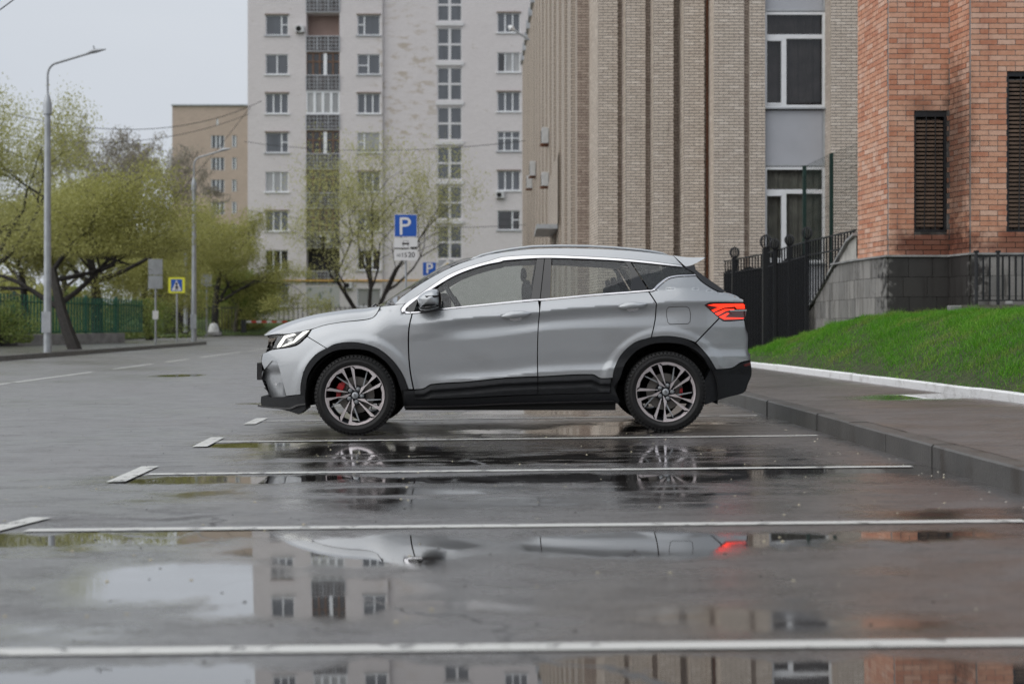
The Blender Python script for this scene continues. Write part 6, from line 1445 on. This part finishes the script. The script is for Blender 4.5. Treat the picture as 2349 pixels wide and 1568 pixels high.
tree('leaning_tree', 'dark leaning tree with a low spreading yellow green crown behind the first lamp', gnd(178, 44.5, .08), 9.2, 1.25, (-.30, .0), M['leaf_olive'], M['bark'], .22, 55692, 3, .085, droop=.03, fork=.34, flat=.75, minz=2.9)
tree('park_tree', 'broad yellow green tree filling the left edge above the picket fence', gnd(-60, 56), 15.5, 1.3, (.15, 0), M['leaf_yellow'], M['bark'], .25, 41767, 11, .10, fork=.3)
tree('park_tree', 'rounded olive tree behind the leaning tree, in the middle of the park', gnd(225, 64), 14.5, 1.4, (.05, 0), M['leaf_olive'], M['bark'], .28, 48193, 12, .11, fork=.27, flat=.9)
tree('park_tree', 'lower pale green tree behind the lamp post at the fence', gnd(70, 66), 13.5, 1.3, (0, 0), M['leaf_yellow'], M['bark'], .22, 35341, 13, .11, fork=.26)
tree('park_tree', 'yellow green tree at the end of the picket fence behind the grey sign backs', gnd(345, 76), 11.5, 1.35, (.05, 0), M['leaf_olive'], M['bark'], .22, 35341, 14, .12, fork=.24)
tree('poplar_tree', 'tall bare reddish budding tree rising highest behind the park', gnd(215, 120), 22, .9, (0, 0), M['leaf_bud'], M['bark_grey'], .3, 30600, 15, .20, fork=.34, flat=1.2)
tree('poplar_tree', 'slimmer bare budding tree to the right of the tallest one', gnd(315, 125), 18.5, .8, (0, 0), M['leaf_bud'], M['bark_grey'], .28, 22950, 16, .20, fork=.34, flat=1.25)
tree('park_tree', 'wide pale green tree left of the tan block', gnd(150, 88), 15, 1.7, (0, 0), M['leaf_yellow'], M['bark_grey'], .3, 41767, 17, .14, fork=.26)
tree('park_tree', 'loose green tree directly below the tan block windows', gnd(395, 105), 16, 1.6, (.1, 0), M['leaf_yellow'], M['bark_grey'], .26, 35341, 18, .15, fork=.24)
tree('street_tree', 'olive tree between the second lamp post and the white block', gnd(500, 98), 17.5, 1.3, (-.02, 0), M['leaf_olive'], M['bark'], .26, 41767, 19, .14, fork=.24)
tree('street_tree', 'bright green bushy tree against the corner of the white block', gnd(540, 104, .3), 9.5, 1.5, (-.1, 0), M['leaf_green'], M['bark_grey'], .2, 53550, 20, .15, fork=.2)
tree('street_tree', 'green tree behind the bollard at the side street', gnd(460, 118, .5), 8.5, 1.8, (0, 0), M['leaf_green'], M['bark_grey'], .2, 48195, 21, .17, fork=.22)
ct = tree('courtyard_tree', 'sparse budding tree with several trunks in front of the white block behind the parking sign', gnd(893, 72, .05), 14.4, .1, (-.05, 0), M['leaf_yellow'], M['bark'], .17, 26000, 22, .11, multi=3, fork=.27, flat=1.1, ml=.16, depth=5, jit=1.5)
ct.scale = (.80, .80, 1.06); ct.location.x -= .9
def bush(name, label, base, rx, ry, rz, n_, mt, sz, seed, cat='bush'):
    r2 = np.random.default_rng(seed); d = r2.normal(0, 1, (n_, 3)); d /= np.linalg.norm(d, axis=1)[:, None]; rad = r2.uniform(.25, 1, n_)**.45*(1+.25*np.sin(d[:, 0]*5+seed)*np.cos(d[:, 2]*6)); Pp = d*rad[:, None]*np.array([rx, ry, rz]); Pp[:, 2] = np.abs(Pp[:, 2])
    nrm = r2.normal(0, 1, (n_, 3)); s1 = np.cross(nrm, r2.normal(0, 1, (n_, 3))); s1 /= np.linalg.norm(s1, axis=1)[:, None]; nrm /= np.linalg.norm(nrm, axis=1)[:, None]; s2 = np.cross(nrm, s1)
    q = r2.uniform(.5, 1.1, n_)[:, None]*sz; V = np.stack([Pp-s1*q*.5, Pp-s2*q*.3, Pp+s1*q*.5, Pp+s2*q*.3], 1).reshape(-1, 3)
    o = thing(name, label, cat, base, 0, 'bushes behind the fences'); link('foliage', npmesh('foliage', V, np.arange(n_*4).reshape(-1, 4), mt, r2.uniform(0, 1, n_)), None, o)
    mb = MB()
    for k in range(7): a = k*.9; mb.tube([(0, 0, 0), (rx*.4*math.cos(a), ry*.4*math.sin(a), rz*.5), (rx*.7*math.cos(a), ry*.7*math.sin(a), rz*.8)], [.03, .02, .008], 4)
    mb.obj('stem', M['bark'], o)
bush('bush', 'bright green shrub behind the left end of the picket fence', gnd(0, 50, .2), 1.4, .8, 1.5, 6000, M['leaf_green'], .09, 31)
for i, (u, Z, rx, rz, lab) in enumerate(((240, 72, 4.5, 2.6, 'dark low shrub mass behind the middle of the picket fence'), (90, 75, 5.5, 2.2, 'pale shrub behind the picket fence near the first lamp'), (420, 112, 6, 2.6, 'green shrub behind the dark fence'), (545, 106, 2.2, 2.0, 'low green shrub at the corner of the white block'))): bush('bush', lab, gnd(u, Z, .1), rx, 1.5, rz, 9000, (M['leaf_green'], M['leaf_olive'])[i % 2], .14, 40+i)
o = struct(link('treeline', bpy.data.meshes.new('treeline')), 'stuff')
n_ = 60000; r2 = np.random.default_rng(5); X = r2.uniform(-110, -22, n_); hh = 3.2+1.6*np.sin(X*.35)+1.0*np.sin(X*1.1+1); Z_ = r2.uniform(0, 1, n_)**.8*hh+.1; Y = r2.uniform(138, 150, n_); Pp = np.stack([X, Y, Z_], 1)
nrm = r2.normal(0, 1, (n_, 3)); s1 = np.cross(nrm, r2.normal(0, 1, (n_, 3))); s1 /= np.linalg.norm(s1, axis=1)[:, None]; nrm /= np.linalg.norm(nrm, axis=1)[:, None]; s2 = np.cross(nrm, s1); q_ = r2.uniform(.3, .6, n_)[:, None]
o.data = npmesh('treeline', np.stack([Pp-s1*q_*.5, Pp-s2*q_*.4, Pp+s1*q_*.5, Pp+s2*q_*.4], 1).reshape(-1, 3), np.arange(n_*4).reshape(-1, 4), M['leaf_olive'], r2.uniform(0, 1, n_)); o['label'] = 'far olive green line of trees beyond the park'

# ================= the block behind the photographer, seen only mirrored in the car's windows and doors
bk2 = thing('apartment_building', 'plain brick block across the car park, mirrored in the silver car windows', 'building', (0, 0, 0))
hol = [(x, x+1.6, z, z+1.6) for z in (1.6, 4.7, 7.8, 10.9) for x in range(-38, 40, 4)]
o = holes_wall(-42, 42, 0, 14.5, hol, 0, .2, bk2, M['tan']); 
MB().box(-42, 42, .25, 12, 0, 14.4).obj('core', M['tan'], bk2); MB().box(-42.4, 42.4, -.3, 12.3, 14.51, 14.8).obj('roof', M['metal_grey'], bk2)
wp = MB()
for (a, b, c, d) in hol: wp.add([(a, .18, c), (b, .18, c), (b, .18, d), (a, .18, d)], [(0, 1, 2, 3)])
wp.obj('windows', M['pane_dark'], bk2)['kind'] = 'stuff'
bk2.rotation_euler = (0, 0, math.pi); bk2.location = (0, -46, 0)
